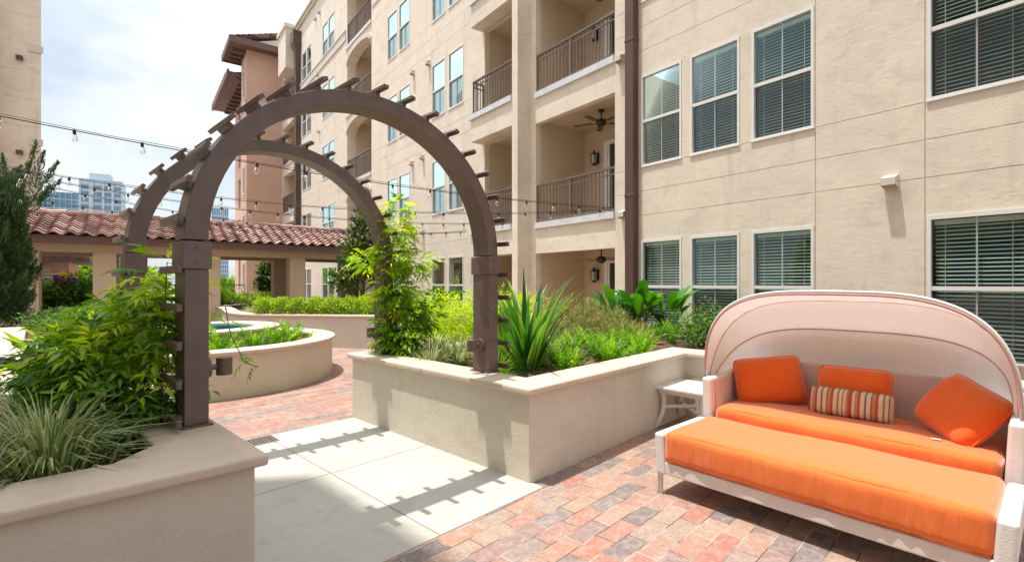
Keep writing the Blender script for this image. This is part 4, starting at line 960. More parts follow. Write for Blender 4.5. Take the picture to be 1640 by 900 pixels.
# side table
tb = thing('side_table', 'small white slatted side table between the planter corner and the daybed', 'table', (1.86, 5.14, 0), A1)
m = MB(); hs = .29
m.box(-hs, hs, -hs, -hs + .05, .405, .43); m.box(-hs, hs, hs - .05, hs, .405, .43); m.box(-hs, -hs + .05, -hs + .05, hs - .05, .405, .43); m.box(hs - .05, hs, -hs + .05, hs - .05, .405, .43)
m.build('top_frame', M['tablewhite'], tb, bevel=.004)
for k in range(6):
    x = -hs + .055 + k * .0803; m = MB(); m.box(x, x + .072, -hs + .052, hs - .052, .408, .428); m.build('slat', M['tablewhite'], tb, bevel=.003)
m = MB(); 
for sx in (-1, 1): m.box(sx * .235 - .01, sx * .235 + .01, -.235, .235, .36, .405); m.box(-.225, .225, sx * .235 - .01, sx * .235 + .01, .36, .405)
m.build('apron', M['tablewhite'], tb)
for sx in (-1, 1):
    for sy in (-1, 1):
        m = MB(); dirx, diry = sx / math.sqrt(2), sy / math.sqrt(2); N = 9; vs_ = []
        for k in range(N + 1):
            t = k / N; z = .404 * (1 - t); r_ = .30 - .03 * math.sin(math.pi * t) + .075 * t ** 2.2; hw = .022
            for a, b in ((-1, -1), (1, -1), (1, 1), (-1, 1)):
                rr = r_ + a * hw; vs_.append((dirx * rr - diry * b * .018, diry * rr + dirx * b * .018, z))
        fs = [(4 * k + j, 4 * k + (j + 1) % 4, 4 * k + 4 + (j + 1) % 4, 4 * k + 4 + j) for k in range(N) for j in range(4)] + [(0, 1, 2, 3), (4 * N, 4 * N + 1, 4 * N + 2, 4 * N + 3)]
        m.add(vs_, fs); m.build('leg', M['tablewhite'], tb, bevel=.004)
for sg in (1, -1):
    m = MB(); Mx = Matrix.Rotation(sg * math.pi / 4, 4, 'Z'); m.box(-.27, .27, -.014, .014, (.17 if sg > 0 else .205), (.20 if sg > 0 else .235), Mx); m.build('stretcher', M['tablewhite'], tb)

# black tub light at the far left
p = onz(8, 606, .60); t = thing('planter_pot', 'black cylindrical pot standing in the planter at the left edge', 'pot', (p.x, p.y, .60))
MB().lathe([(0, 0), (.062, 0), (.072, .19), (.074, .2), (.066, .2), (.06, .03), (0, .03)], n=24).build('pot_body', M['black'], t, smooth=True)
MB().add([(.064 * math.cos(2 * math.pi * k / 20), .064 * math.sin(2 * math.pi * k / 20), .165) for k in range(20)], [tuple(range(20))]).build('soil', M['mulch'], t)
#PLANTS
# ------------------------------------------------------------------ plants: real leaves, stems and blades
T_LANCE = (np.array([(0, 0, 0), (-.5, .42, .07), (0, .45, 0), (.5, .42, .07), (0, 1, -.14)]), [(0, 2, 1), (0, 3, 2), (1, 2, 4), (2, 3, 4)])
T_QUAD = (np.array([(0, 0, 0), (-.5, .5, .05), (0, 1, -.05), (.5, .5, .05)]), [(0, 3, 2, 1)])
T_PADDLE = (np.array([(0, 0, 0), (-.42, .2, .10), (0, .2, 0), (.42, .2, .10), (-.5, .5, .10), (0, .5, .02), (.5, .5, .10), (-.32, .8, .0), (0, .8, -.05), (.32, .8, .0), (0, 1, -.16)]),
            [(0, 2, 1), (0, 3, 2), (1, 2, 5, 4), (2, 3, 6, 5), (4, 5, 8, 7), (5, 6, 9, 8), (7, 8, 10), (8, 9, 10)])
def unit(a): return a / np.maximum(1e-9, np.linalg.norm(a, axis=-1, keepdims=True))
def leaves(name, parent, P, D, N, Ln, Wd, tint, m_, T=T_LANCE, stuff=False):
    tv, tf = T; n = len(P); k = len(tv)
    P = np.asarray(P, float); D = unit(np.asarray(D, float)); N = np.asarray(N, float)
    N = unit(N - (N * D).sum(1, keepdims=True) * D + 1e-6); X = np.cross(D, N)
    Ln = np.broadcast_to(Ln, n)[:, None, None]; Wd = np.broadcast_to(Wd, n)[:, None, None]
    v = P[:, None, :] + X[:, None, :] * tv[None, :, 0:1] * Wd + D[:, None, :] * tv[None, :, 1:2] * Ln + N[:, None, :] * tv[None, :, 2:3] * Ln
    v = v.reshape(-1, 3)
    if parent is not None: v = v - np.array(FR[root(parent).name][0])
    me = bpy.data.meshes.new(name)
    sizes = [len(f) for f in tf]; flat = np.concatenate([np.array(f) for f in tf])
    lo = (flat[None, :] + (np.arange(n) * k)[:, None]).ravel(); st = np.cumsum([0] + sizes[:-1]); tot = sum(sizes)
    starts = (st[None, :] + (np.arange(n) * tot)[:, None]).ravel()
    me.vertices.add(n * k); me.vertices.foreach_set('co', v.astype(np.float32).ravel())
    me.loops.add(len(lo)); me.loops.foreach_set('vertex_index', lo.astype(np.int32))
    me.polygons.add(n * len(tf)); me.polygons.foreach_set('loop_start', starts.astype(np.int32)); me.polygons.foreach_set('loop_total', np.tile(sizes, n).astype(np.int32))
    me.update(calc_edges=True); me.validate(); me.materials.append(m_)
    a = me.attributes.new('tint', 'FLOAT', 'POINT'); a.data.foreach_set('value', np.repeat(np.clip(tint, 0, 1), k).astype(np.float32))
    o = bpy.data.objects.new(name, me); C.objects.link(o)
    if parent is not None: o.parent = parent
    return o
def blades(name, parent, base, dirs, Ln, Wd, droop, tint, m_, seg=6, edge=0, floor=.02):
    """arching strips: base points, start directions, length, width, how far they droop"""
    n = len(base); base = np.asarray(base, float); dirs = unit(np.asarray(dirs, float)); Ln = np.broadcast_to(Ln, n); Wd = np.broadcast_to(Wd, n); droop = np.broadcast_to(droop, n)
    hz = dirs.copy(); hz[:, 2] = 0; hz = unit(hz + 1e-6); sd_ = np.stack([-hz[:, 1], hz[:, 0], np.zeros(n)], 1)
    pts = [base.copy()]; d = dirs.copy()
    for s in range(seg):
        q = pts[-1] + d * (Ln / seg)[:, None]; q[:, 2] = np.maximum(q[:, 2], base[:, 2] + floor * (.6 + .8 * (np.arange(n) % 7) / 7)) if s > 1 else q[:, 2]; pts.append(q)
        d = unit(d + (hz * .35 + np.array([0, 0, -1.0])) * (droop * (s + 1) / seg * .5)[:, None])
    v = []; tn = []
    for s, p in enumerate(pts):
        u = s / seg; w = (np.sin(np.pi * min(1, .18 + .82 * u) ** .8) if u < 1 else .06) * Wd / 2
        up = np.array([0, 0, .25])
        for q in (-1, 0, 1):
            v.append(p + sd_ * (w * q)[:, None] + up * (abs(q) * w)[:, None]); tn.append(tint + (edge if q else 0))
    v = np.stack(v, 1).reshape(-1, 3); k = 3 * (seg + 1); tn = np.stack(tn, 1).ravel()
    v = v - np.array(FR[root(parent).name][0])
    f = np.array([(3 * s + q, 3 * s + q + 1, 3 * s + q + 4, 3 * s + q + 3) for s in range(seg) for q in (0, 1)])
    fa = (f[None] + (np.arange(n) * k)[:, None, None]).reshape(-1, 4)
    me = bpy.data.meshes.new(name); me.vertices.add(len(v)); me.vertices.foreach_set('co', v.astype(np.float32).ravel())
    me.loops.add(fa.size); me.loops.foreach_set('vertex_index', fa.astype(np.int32).ravel()); me.polygons.add(len(fa))
    me.polygons.foreach_set('loop_start', (np.arange(len(fa)) * 4).astype(np.int32)); me.polygons.foreach_set('loop_total', np.full(len(fa), 4, np.int32))
    me.update(calc_edges=True); me.validate(); me.materials.append(m_); me.polygons.foreach_set('use_smooth', [True] * len(me.polygons))
    a = me.attributes.new('tint', 'FLOAT', 'POINT'); a.data.foreach_set('value', np.clip(tn, 0, 1).astype(np.float32))
    o = bpy.data.objects.new(name, me); C.objects.link(o); o.parent = parent; return o
def cloud(ells, n, clump=.0, shell=2.0, seed=0):
    """points inside ellipsoids [(centre, radii)], denser to the outside, with gaps"""
    r_ = np.random.default_rng(seed + 11); vol = np.array([np.prod(e[1]) ** .8 for e in ells]); pick = r_.choice(len(ells), n * 2, p=vol / vol.sum())
    d = unit(r_.normal(size=(n * 2, 3))); rad = r_.random(n * 2) ** (1 / shell)
    c = np.array([e[0] for e in ells])[pick]; R_ = np.array([e[1] for e in ells])[pick]
    bump = 1 + .22 * np.sin(5 * d[:, 0] + seed) * np.sin(4 * d[:, 1] + 2) + .15 * np.sin(9 * d[:, 2] + 3 * d[:, 0])
    p = c + d * R_ * (rad * bump)[:, None]
    if clump:
        sc_ = 2 * np.pi / (R_.mean(1) * 1.0); q = p * sc_[:, None]
        s = np.sin(q[:, 0] + 1.3 * seed) * np.sin(q[:, 1] + .7) * np.sin(q[:, 2] * 1.2 + seed); keep = s > (-1 + clump); p, d = p[keep], d[keep]
    return p[:n], d[:n], r_
def stems(parent, base, tips, r=.006, m_=None, name='stems', bend=.25):
    mb = MB()
    for t in tips:
        b = Vector(base) + Vector((random.uniform(-1, 1), random.uniform(-1, 1), 0)) * .06; t = Vector(t); mid = b.lerp(t, .5) + Vector((0, 0, (t - b).length * bend))
        mb.tube(spline([b, mid, t], 5), [r * (1 - .06 * k) for k in range(11)], 5)
    return mb.build(name, m_ or M['stem'], parent, world=True, smooth=True)
def shrub(name, label, cat, base, ells, n, L_, W_l, mk, seed, group=None, clump=.35, up=.3, T=T_LANCE, part='foliage', tint0=.35, tvar=.28, nst=10, shell=2.0, stem_r=.006):
    t = thing(name, label, cat, tuple(base), 0, group)
    p, d, r_ = cloud(ells, n, clump, shell, seed); k = len(p)
    D = d * .8 + r_.normal(size=(k, 3)) * .55 + np.array([0, 0, up]); N = d * .5 + np.array([0, 0, 1.0]) + r_.normal(size=(k, 3)) * .35
    tint = tint0 + r_.normal(size=k) * tvar
    leaves(part, t, p, D, N, L_ * r_.uniform(.65, 1.25, k), W_l * r_.uniform(.7, 1.2, k), tint, L[mk], T)
    if nst: stems(t, base, [tuple(x) for x in p[:nst]], stem_r, M['bark'] if stem_r > .008 else M['stem'])
    return t
def compound(P, D, r_, npair=4, rl=.24, ll=.085, lw_=.030, tint0=.4, tv=.22, young=.3):
    """pinnate leaves: leaflets along drooping stalks; returns arrays for leaves()"""
    n = len(P); D = unit(D); side = unit(np.cross(D, np.array([0, 0, 1.0]) + r_.normal(size=(n, 3)) * .25)); o = [[], [], [], [], []]
    rls = rl * r_.uniform(.6, 1.2, n); tt = tint0 + r_.normal(size=n) * tv + young * (P[:, 2] - P[:, 2].mean())   # leaf tint turns yellower with height
    for k in range(npair + 1):
        u = (k + 1.0) / (npair + 1); pos = P + D * (rls * u)[:, None]; pos[:, 2] -= rls * .24 * u * u
        dd = D.copy(); dd[:, 2] -= .35 * u
        for sg in ((-1, 1) if k < npair else (0,)):
            o[0].append(pos); o[1].append(dd * (.55 if sg else 1) + side * sg * .9 + r_.normal(size=(n, 3)) * .12 + np.array([0, 0, -.12]))
            o[2].append(np.cross(side, D) * np.where(np.cross(side, D)[:, 2:3] < 0, -1, 1) + r_.normal(size=(n, 3)) * .25)
            o[3].append(ll * r_.uniform(.75, 1.2, n)); o[4].append(tt + r_.normal(size=n) * .07)
    P_, D_, N_, L_, T_ = [np.concatenate(x) for x in o]; return P_, D_, N_, L_, lw_ * L_ / ll, T_
def vine(name, label, cat, base, ells, n, seed, mk, group=None, nst=14, **kw):
    t = thing(name, label, cat, tuple(base), 0, group)
    p, d, r_ = cloud(ells, n, .3, 2.2, seed); k = len(p)
    D = d * .9 + r_.normal(size=(k, 3)) * .35; D[:, 2] = D[:, 2] * .45 + .05
    P_, D_, N_, L_, W_2, T_ = compound(p, D, r_, **kw)
    leaves('foliage', t, P_, D_, N_, L_, W_2, T_, L[mk])
    stems(t, base, [tuple(x) for x in p[:nst]], .006, M['bark'], bend=.1); return t
def clump(name, label, cat, base, n, Ln, Wd, spread, droop, mk, seed, group=None, foot=.05, tint0=.4, tv=.25, part='blades', edge=0, lean=(0, 0), seg=6, floor=.02):
    t = thing(name, label, cat, tuple(base), 0, group); r_ = np.random.default_rng(seed)
    a = r_.uniform(0, 2 * np.pi, n); el = np.abs(r_.normal(0, spread, n)); rr = foot * np.sqrt(r_.random(n))
    b = np.array(base) + np.stack([rr * np.cos(a), rr * np.sin(a), np.zeros(n)], 1)
    d = np.stack([np.cos(a) * np.sin(el) + lean[0], np.sin(a) * np.sin(el) + lean[1], np.cos(el)], 1)
    blades(part, t, b, d, Ln * r_.uniform(.55, 1.1, n), Wd * r_.uniform(.7, 1.2, n), droop * r_.uniform(.4, 1.5, n), tint0 + r_.normal(size=n) * tv, L[mk], seg, edge, floor)
    return t
def fern(name, label, base, n, h, seed, group=None, mk='fern', cat='fern', spread=.45):
    """upright plumes: short leaflets all round arching stalks"""
    t = thing(name, label, cat, tuple(base), 0, group); r_ = np.random.default_rng(seed); P_ = []; D_ = []; N_ = []; L_ = []; T_ = []
    for f in range(n):
        a = r_.uniform(0, 2 * np.pi); el = abs(r_.normal(0, spread)); hh = h * r_.uniform(.6, 1.1); K = 30; tt = .45 + r_.normal() * .2
        d0 = np.array([math.cos(a) * math.sin(el), math.sin(a) * math.sin(el), math.cos(el)]); b = np.array(base) + np.array([math.cos(a), math.sin(a), 0]) * .05 * r_.random()
        for k in range(K):
            u = (k + .5) / K; p = b + d0 * hh * u + np.array([math.cos(a), math.sin(a), -.5]) * hh * .18 * u * u; g = k * 2.4 + r_.random()
            s1 = unit(np.cross(d0, [0.2, .1, 1])[None])[0]; s2 = np.cross(d0, s1)
            P_.append(p); D_.append((s1 * math.cos(g) + s2 * math.sin(g)) * .8 + d0 * .8); N_.append(d0 + r_.normal(size=3) * .4)
            L_.append(hh * .14 * (math.sin(math.pi * min(1, .15 + .85 * u) ** .9) + .18)); T_.append(tt + r_.normal() * .08 + (.2 if u > .8 else 0))
    leaves('fronds', t, P_, D_, N_, np.array(L_) * 1.25, np.array(L_) * .42, np.array(T_), L[mk], T_QUAD); return t

SZ = .60      # soil of the left bed
def lz(px, py, z=SZ): return tuple(onz(px, py, z))
# the leafy shrub climbing the left arch leg
vine('leafy_shrub', 'large bright green leafy shrub climbing the left leg of the near arch', 'shrub', (-1.98, 2.74, SZ),
     [((-2.19, 2.74, 0.96), (0.275, 0.206, 0.189)), ((-2.09, 2.82, 1.28), (0.172, 0.155, 0.189)), ((-2.53, 2.87, 1.0), (0.241, 0.224, 0.146)), ((-2.0, 2.82, 1.56), (0.103, 0.103, 0.103)), ((-2.3899999999999997, 2.7, 0.84), (0.206, 0.155, 0.112)), ((-2.32, 2.97, 1.18), (0.224, 0.172, 0.146)), ((-2.13, 2.6, 0.8), (0.12, 0.086, 0.103)), ((-2.27, 2.77, 1.12), (0.206, 0.172, 0.12))],
     640, 3, 'wisteria', npair=4, rl=.17, ll=.09, lw_=.025, tint0=.50, tv=.26, young=.6)
t = thing('vine_tendril', 'thin leafy tendril dangling to the right of the left arch leg', 'vine', (-1.62, 2.78, 1.15))
pts = spline([(-1.66, 2.86, 1.36), (-1.60, 2.80, 1.22), (-1.53, 2.78, 1.10), (-1.50, 2.76, 1.06), (-1.42, 2.76, 1.03)], 5)
MB().tube(pts, .003, 5).build('stems', M['stem'], t, world=True)
r_ = np.random.default_rng(5); P = np.array([tuple(p) for p in pts[::3]]); a = compound(P, r_.normal(size=(len(P), 3)) + np.array([.5, -.2, -.3]), r_, 3, .10, .05, .016, .6, .15); leaves('foliage', t, *a, L['wisteria'])
# climber on the farther right leg
b2 = archpt(arch2, 1.25, -.1, -.06); bx, by = b2[0], b2[1]
vine('climbing_vine', 'lime green climbing vine on the right leg of the farther arch', 'vine', (bx, by, .62),
     [((bx + .0, by, .95), (.22, .22, .32)), ((bx - .04, by, 1.40), (.18, .18, .24)), ((bx + .16, by + .05, 1.72), (.22, .14, .11)), ((bx - .08, by, 1.80), (.17, .17, .18)), ((bx - .02, by, 2.1), (.14, .14, .17)), ((bx - .03, by, 2.32), (.08, .08, .10)), ((bx - .35, by + .05, 1.72), (.14, .1, .09)), ((bx + .22, by + .1, 1.15), (.16, .16, .2))],
     700, 8, 'bright', npair=4, rl=.15, ll=.078, lw_=.025, tint0=.40, tv=.26)
# golden mounds behind
for k, (x, y, w) in enumerate(((-.92, 6.7, .52), (-.42, 6.9, .5), (.05, 7.3, .45))):
    shrub('golden_shrub', ['bright lime yellow shrub beside the climbing vine', 'bright lime yellow shrub between the vine and the near arch leg', 'bright lime yellow shrub hidden mostly behind the strap leaved plant'][k], 'shrub', (x, y, .62), [((x, y, 1.02), (w, w * .8, .34)), ((x, y - .1, .78), (w * .9, w * .8, .2))], 4200, .055, .021, 'bright', 20 + k, 'lime shrubs in the right planter', .1, tint0=.74, tvar=.2)
for k, (px, py) in enumerate(((700, 573), (733, 585), (664, 566), (884, 586), (905, 577))):
    p = lz(px, py - 2, .62); clump('striped_grass', ['green and white striped grass at the foot of the climbing vine', 'green and white striped grass just left of the near right arch leg', 'green and white striped grass under the vine by the farther arch leg', 'green and white striped grass right of the strap leaved plant on the mulch', 'small green and white striped grass beside the first fern'][k], 'grass clump', p, 150 if k < 3 else 90, .36, .013, .75, 1.0, 'varieg', 30 + k, 'striped grasses in the right planter', .07, tint0=.55, tv=.25, edge=.2, floor=.14)
# strap leaved plant by the arch leg
p = lz(842, 592, .62); clump('crinum_lily', 'tall plant with broad dark green strap leaves beside the near right arch leg', 'plant', p, 84, 1.02, .07, .38, .45, 'strap', 40, None, .12, tint0=.45, tv=.3, seg=8)
p = (p[0] - .25, p[1] + .45, .62); clump('crinum_lily', 'strap leaved plant half hidden behind the near right arch leg', 'plant', p, 26, .85, .06, .55, .5, 'strap', 41, None, .08, tint0=.4, tv=.2, seg=8)
# olive green juniper mass
for k, (x, y, w, h) in enumerate(((.75, 6.9, .55, .36), (1.25, 7.3, .55, .30), (1.45, 6.6, .45, .2), (.45, 6.2, .3, .22))):
    z = .62 + h * .8; t = thing('juniper_shrub', ['olive brown feathery shrub behind the strap leaves, the tallest of its kind', 'olive brown feathery shrub at the foot of the paddle leaved plants', 'low olive brown feathery shrub behind the ferns', 'small olive brown feathery shrub next to the striped grass'][k], 'shrub', (x, y, .62), 0, 'olive feathery shrubs')
    q, d, r_ = cloud([((x, y, z), (w, w * .75, h))], 2600, .3, 2.4, 50 + k); D = d * .6 + r_.normal(size=d.shape) * .35 + np.array([0, 0, .6]); leaves('foliage', t, q, D, r_.normal(size=d.shape), .085 * r_.uniform(.6, 1.3, len(q)), .012, .5 + r_.normal(size=len(q)) * .25, L['juniper'], T_QUAD)
    stems(t, (x, y, .62), [tuple(v) for v in q[:10]], .006, M['bark'])
# paddle leaved plants by the downpipe
def paddle(label, base, n, seed, h):
    t = thing('paddle_leaf_plant', label, 'plant', base, 0, 'paddle leaved plants under the windows'); r_ = np.random.default_rng(seed); P_ = []; D_ = []; N_ = []; L_ = []; mb = MB(); b = Vector(base)
    for k in range(n):
        a = r_.uniform(0, 2 * np.pi); el = r_.uniform(.1, .55); hh = h * r_.uniform(.35, .8); top = b + Vector((math.cos(a) * math.sin(el), math.sin(a) * math.sin(el), math.cos(el))) * hh
        mb.tube(spline([b + Vector((math.cos(a), math.sin(a), 0)) * .03, b.lerp(top, .5) + Vector((0, 0, .04)), top], 4), [.011 - .0007 * i for i in range(9)], 5)
        P_.append(tuple(top)); e2 = r_.uniform(.35, 1.25); D_.append((math.cos(a) * math.sin(e2), math.sin(a) * math.sin(e2), math.cos(e2))); N_.append((-math.cos(a) * .7 + r_.normal() * .3, -math.sin(a) * .7 + r_.normal() * .3, .8)); L_.append(h * r_.uniform(.4, .6))
    mb.build('stems', M['stem'], t, world=True, smooth=True); L_ = np.array(L_); leaves('foliage', t, P_, D_, N_, L_, L_ * .40, .5 + r_.normal(size=n) * .3, L['paddle'], T_PADDLE).data.polygons.foreach_set('use_smooth', [True] * (n * 8))
paddle('glossy paddle leaved plant in front of the ground floor balcony', (1.62, 7.95, .62), 24, 61, .74)
paddle('glossy paddle leaved plant in front of the brown downpipe', (2.02, 7.9, .62), 24, 62, .78)
paddle('glossy paddle leaved plant under the first ground floor window', (2.45, 7.75, .62), 18, 63, .72)
paddle('paddle leaved plant at the wall below the paired windows', (-1.6, 10.6, .62), 14, 64, .8)
shrub('leafy_bush', 'round mixed green bush at the planter corner behind the daybed hood', 'shrub', (2.62, 6.75, .62), [((2.62, 6.75, .90), (.42, .35, .32)), ((2.85, 6.5, .8), (.3, .3, .25))], 2000, .055, .03, 'shade', 70, None, .3, tint0=.6, tvar=.3)
shrub('leafy_bush', 'green bush behind the daybed hood under the third window', 'shrub', (3.4, 6.0, .62), [((3.4, 6.0, .85), (.45, .4, .3))], 1600, .055, .03, 'shade', 71, None, .3, tint0=.5, tvar=.3)
fl = ['first bright fern plume cluster nearest the striped grass', 'second bright fern cluster along the right planter cap', 'third bright fern cluster along the right planter cap', 'bright fern cluster leaning over the mulch at mid cap', 'tall bright fern cluster before the paddle leaves', 'bright fern cluster near the inner planter corner', 'last bright fern cluster at the inner planter corner beside the hood', 'bright fern cluster farther back under the olive shrubs', 'bright fern cluster farther back below the round bush']
for k, (px, py) in enumerate(((915, 573), (950, 572), (985, 566), (1020, 562), (1045, 551), (1075, 549), (1108, 548), (1000, 548), (1060, 540))):
    fern('foxtail_fern', fl[k], lz(px, py, .62), 17, .40, 80 + k, 'bright ferns along the right planter')
for k in range(9):
    q = pf(1.05 + .22 * k + .1 * (k % 2), .42 + .22 * (k % 3)); fern('foxtail_fern', 'bright fern in the row just inside the right planter cap', (q.x, q.y, .62), 15, .34, 300 + k, 'bright ferns just inside the right planter cap')
for k, (a_, b_) in enumerate(((.55, .9), (.9, 1.3), (1.3, 1.0), (.35, 1.7), (.5, 2.2), (1.0, 1.9), (1.8, 1.1), (2.2, .7))):
    q = pf(a_, b_); clump('striped_grass', 'small striped grass tuft among the shrubs of the right planter', 'grass clump', (q.x, q.y, .62), 110, .32, .012, .8, 1.0, 'varieg' if k % 2 else 'fern', 320 + k, 'small grass tufts in the right planter', .09, tint0=.5, tv=.25, edge=.1)
# fallen leaves and bark bits
q, d, r_ = cloud([((1.0, 5.2, .63), (1.6, 1.4, .012))], 900, 0, 1, 9); q[:, 2] = .628 + .012 * r_.random(len(q))
q = q[[(Vector((p_[0], p_[1])) - P0).dot(E2) > .14 and (Vector((p_[0], p_[1])) - P0).dot(E1) > .14 for p_ in q]]
lt_ = leaves('leaf_litter', None, q, r_.normal(size=q.shape) * [1, 1, .15], r_.normal(size=q.shape) * .3 + [0, 0, 1], .05 * r_.uniform(.5, 1.3, len(q)), .02, r_.random(len(q)), leaf_mat('dry litter', [(.07, .035, .02), (.2, .11, .06), (.36, .22, .12)], 0, .8)); lab(lt_, 'dry brown leaf litter and bark chips on the right planter soil', 'leaf litter', kind='stuff')
# ferns round the pool
fl = ['bright fern in the round planter nearest the left arch leg', 'bright fern in the round planter below the pool rim', 'bright fern in the round planter right of the pool', 'tall bright fern at the right end of the round planter', 'bright fern in the round planter against its right cap']
for k, a in enumerate((-72, -50, -30, -14, 2)):
    fern('foxtail_fern', fl[k], (CC[0] + 1.42 * math.cos(R(a)), CC[1] + 1.42 * math.sin(R(a)), .50), 17, .46, 100 + k, 'bright ferns round the pool')
for k, a in enumerate((-100, -128, -155, 178)):
    x, y = CC[0] + 1.4 * sq(math.cos(R(a))), CC[1] + 1.4 * math.sin(R(a)); shrub('ground_shrub', ['low dark green shrub in the round planter behind the leafy shrub', 'low green shrub at the near left of the round planter', 'low green shrub at the left of the round planter', 'low green shrub at the far left of the round planter'][k], 'shrub', (x, y, .5), [((x, y, .70), (.34, .34, .2))], 1400, .07, .025, 'shade', 110 + k, 'low shrubs round the pool', .25, tint0=.55)
# clipped hedge on the far planter
for k in range(10):
    u = k / 9; x = -6.0 + u * 3.9; y = 11.95 - u * .35; shrub('boxwood', ['boxwood ball at the left end of the clipped hedge', 'second boxwood from the left end of the clipped hedge', 'third boxwood from the left end of the clipped hedge', 'fourth boxwood from the left end of the clipped hedge', 'fifth boxwood from the left, at the middle of the hedge', 'sixth boxwood from the left end of the clipped hedge', 'seventh boxwood from the left, left of the farther arch leg', 'boxwood behind the spot light of the farther arch leg', 'boxwood behind the farther right arch leg', 'boxwood at the right end of the hedge behind the vine'][k], 'hedge bush', (x, y, .66), [((x, y, .90), (.27, .27, .24)), ((x, y, .98), (.25, .25, .15))], 2400, .046, .028, 'box', 130 + k, 'clipped boxwoods on the far planter', .15, tint0=.62, tvar=.28, nst=5, shell=5)
for k, (x, y) in enumerate(((-6.6, 12.7), (-7.0, 13.2), (-6.4, 13.1))):
    clump('striped_grass', ['pale striped grass left of the clipped hedge', 'pale striped grass at the curve of the far planter', 'pale striped grass behind the left end of the hedge'][k], 'grass clump', (x, y, .66), 90, .34, .016, .7, .9, 'varieg', 150 + k, 'pale grasses on the far planter', .1, tint0=.6, tv=.2, edge=.2)
# magnolia tree right of the pavilion
def tree(name, label, base, h, ells, n, L_, W_l, mk, seed, tr=.06, T=T_LANCE, nl=14, **kw):
    t = thing(name, label, 'tree', tuple(base), 0); p, d, r_ = cloud(ells, n, kw.get('clump', .4), 2.0, seed); k = len(p)
    D = d * .8 + r_.normal(size=(k, 3)) * .5 + np.array([0, 0, kw.get('up', .25)]); leaves('crown', t, p, D, d * .6 + np.array([0, 0, .8]) + r_.normal(size=(k, 3)) * .4, L_ * r_.uniform(.7, 1.2, k), W_l * r_.uniform(.8, 1.2, k), kw.get('tint0', .4) + r_.normal(size=k) * kw.get('tv', .25), L[mk], T)
    b = Vector(base); top = b + Vector((.05, .03, h)); mb = MB(); mb.tube(spline([b, b.lerp(top, .4) + Vector((.04, -.03, 0)), top], 6), [tr * (1 - .06 * i) for i in range(13)], 8)
    for x in p[:nl]:
        x = Vector(x); u = max(.2, min(.95, (x.z - b.z) / h - .15)); s = b.lerp(top, u); mb.tube(spline([s, s.lerp(x, .6) + Vector((0, 0, .03)), x], 4), [tr * .35 * (1 - .09 * i) for i in range(9)], 5)
    mb.build('trunk', M['bark'], t, world=True, smooth=True); return t
tree('magnolia_tree', 'dark glossy magnolia tree between the pavilion and the farther arch', (-4.15, 13.6, .62), 2.6, [((-4.2, 13.6, 2.25), (.55, .5, .7)), ((-4.1, 13.6, 3.0), (.35, .35, .45)), ((-4.6, 13.5, 1.6), (.4, .4, .3)), ((-3.8, 13.6, 1.9), (.45, .4, .5))], 2300, .17, .07, 'magnolia', 160, tint0=.42, tv=.3)
clump('fatsia', 'pale yellow green star leaved plant under the magnolia', 'plant', (-3.95, 13.0, .66), 60, .62, .10, .8, .35, 'bright', 165, None, .15, tint0=.72, tv=.18)
clump('fatsia', 'low yellow green plant below the paired far windows', 'plant', (-5.2, 13.4, .66), 50, .5, .08, .8, .35, 'bright', 166, None, .2, tint0=.6, tv=.18)
# hedge, tuft and small tree beyond the pavilion
for k in range(5):
    x, y = -12.6 + k * .8 , 20.6; shrub('clipped_hedge', ['low clipped hedge beyond the pavilion, leftmost length', 'low clipped hedge beyond the pavilion beside the grass tuft', 'low clipped hedge beyond the pavilion, middle length', 'low clipped hedge beyond the pavilion right of the middle', 'low clipped hedge beyond the pavilion, rightmost length'][k], 'hedge bush', (x, y, .5), [((x, y, .82), (.55, .5, .26))], 900, .10, .05, 'box', 170 + k, 'clipped hedge beyond the pavilion', .2, tint0=.4, shell=3)
clump('grass_tuft', 'tall green grass tuft seen between the pavilion columns', 'grass clump', (-12.1, 20.4, .4), 160, 1.35, .03, .4, .5, 'shade', 176, None, .3, tint0=.75, tv=.2)
tree('magnolia_tree', 'small dark tree beyond the pavilion against the terracotta wing', (-10.7, 21.6, .4), 2.2, [((-10.7, 21.6, 1.7), (.45, .45, 1.0))], 900, .22, .10, 'magnolia', 177)
pl_ = spline([(-21, 17.5, 0), (-18.6, 19.0, 0), (-16.4, 19.6, 0), (-13.8, 19.6, 0), (-11, 19.4, 0), (-8.5, 19.8, 0)], 5)
planter('curved_planter', 'low stucco planter wall behind the pavilion holding the flower bed', [tuple(p.xy) for p in pl_], top=.62, soil=[tuple(p.xy) for p in pl_] + [(-7.5, 23.5), (-14, 23.5), (-21.5, 21.5)], soilz=.5)
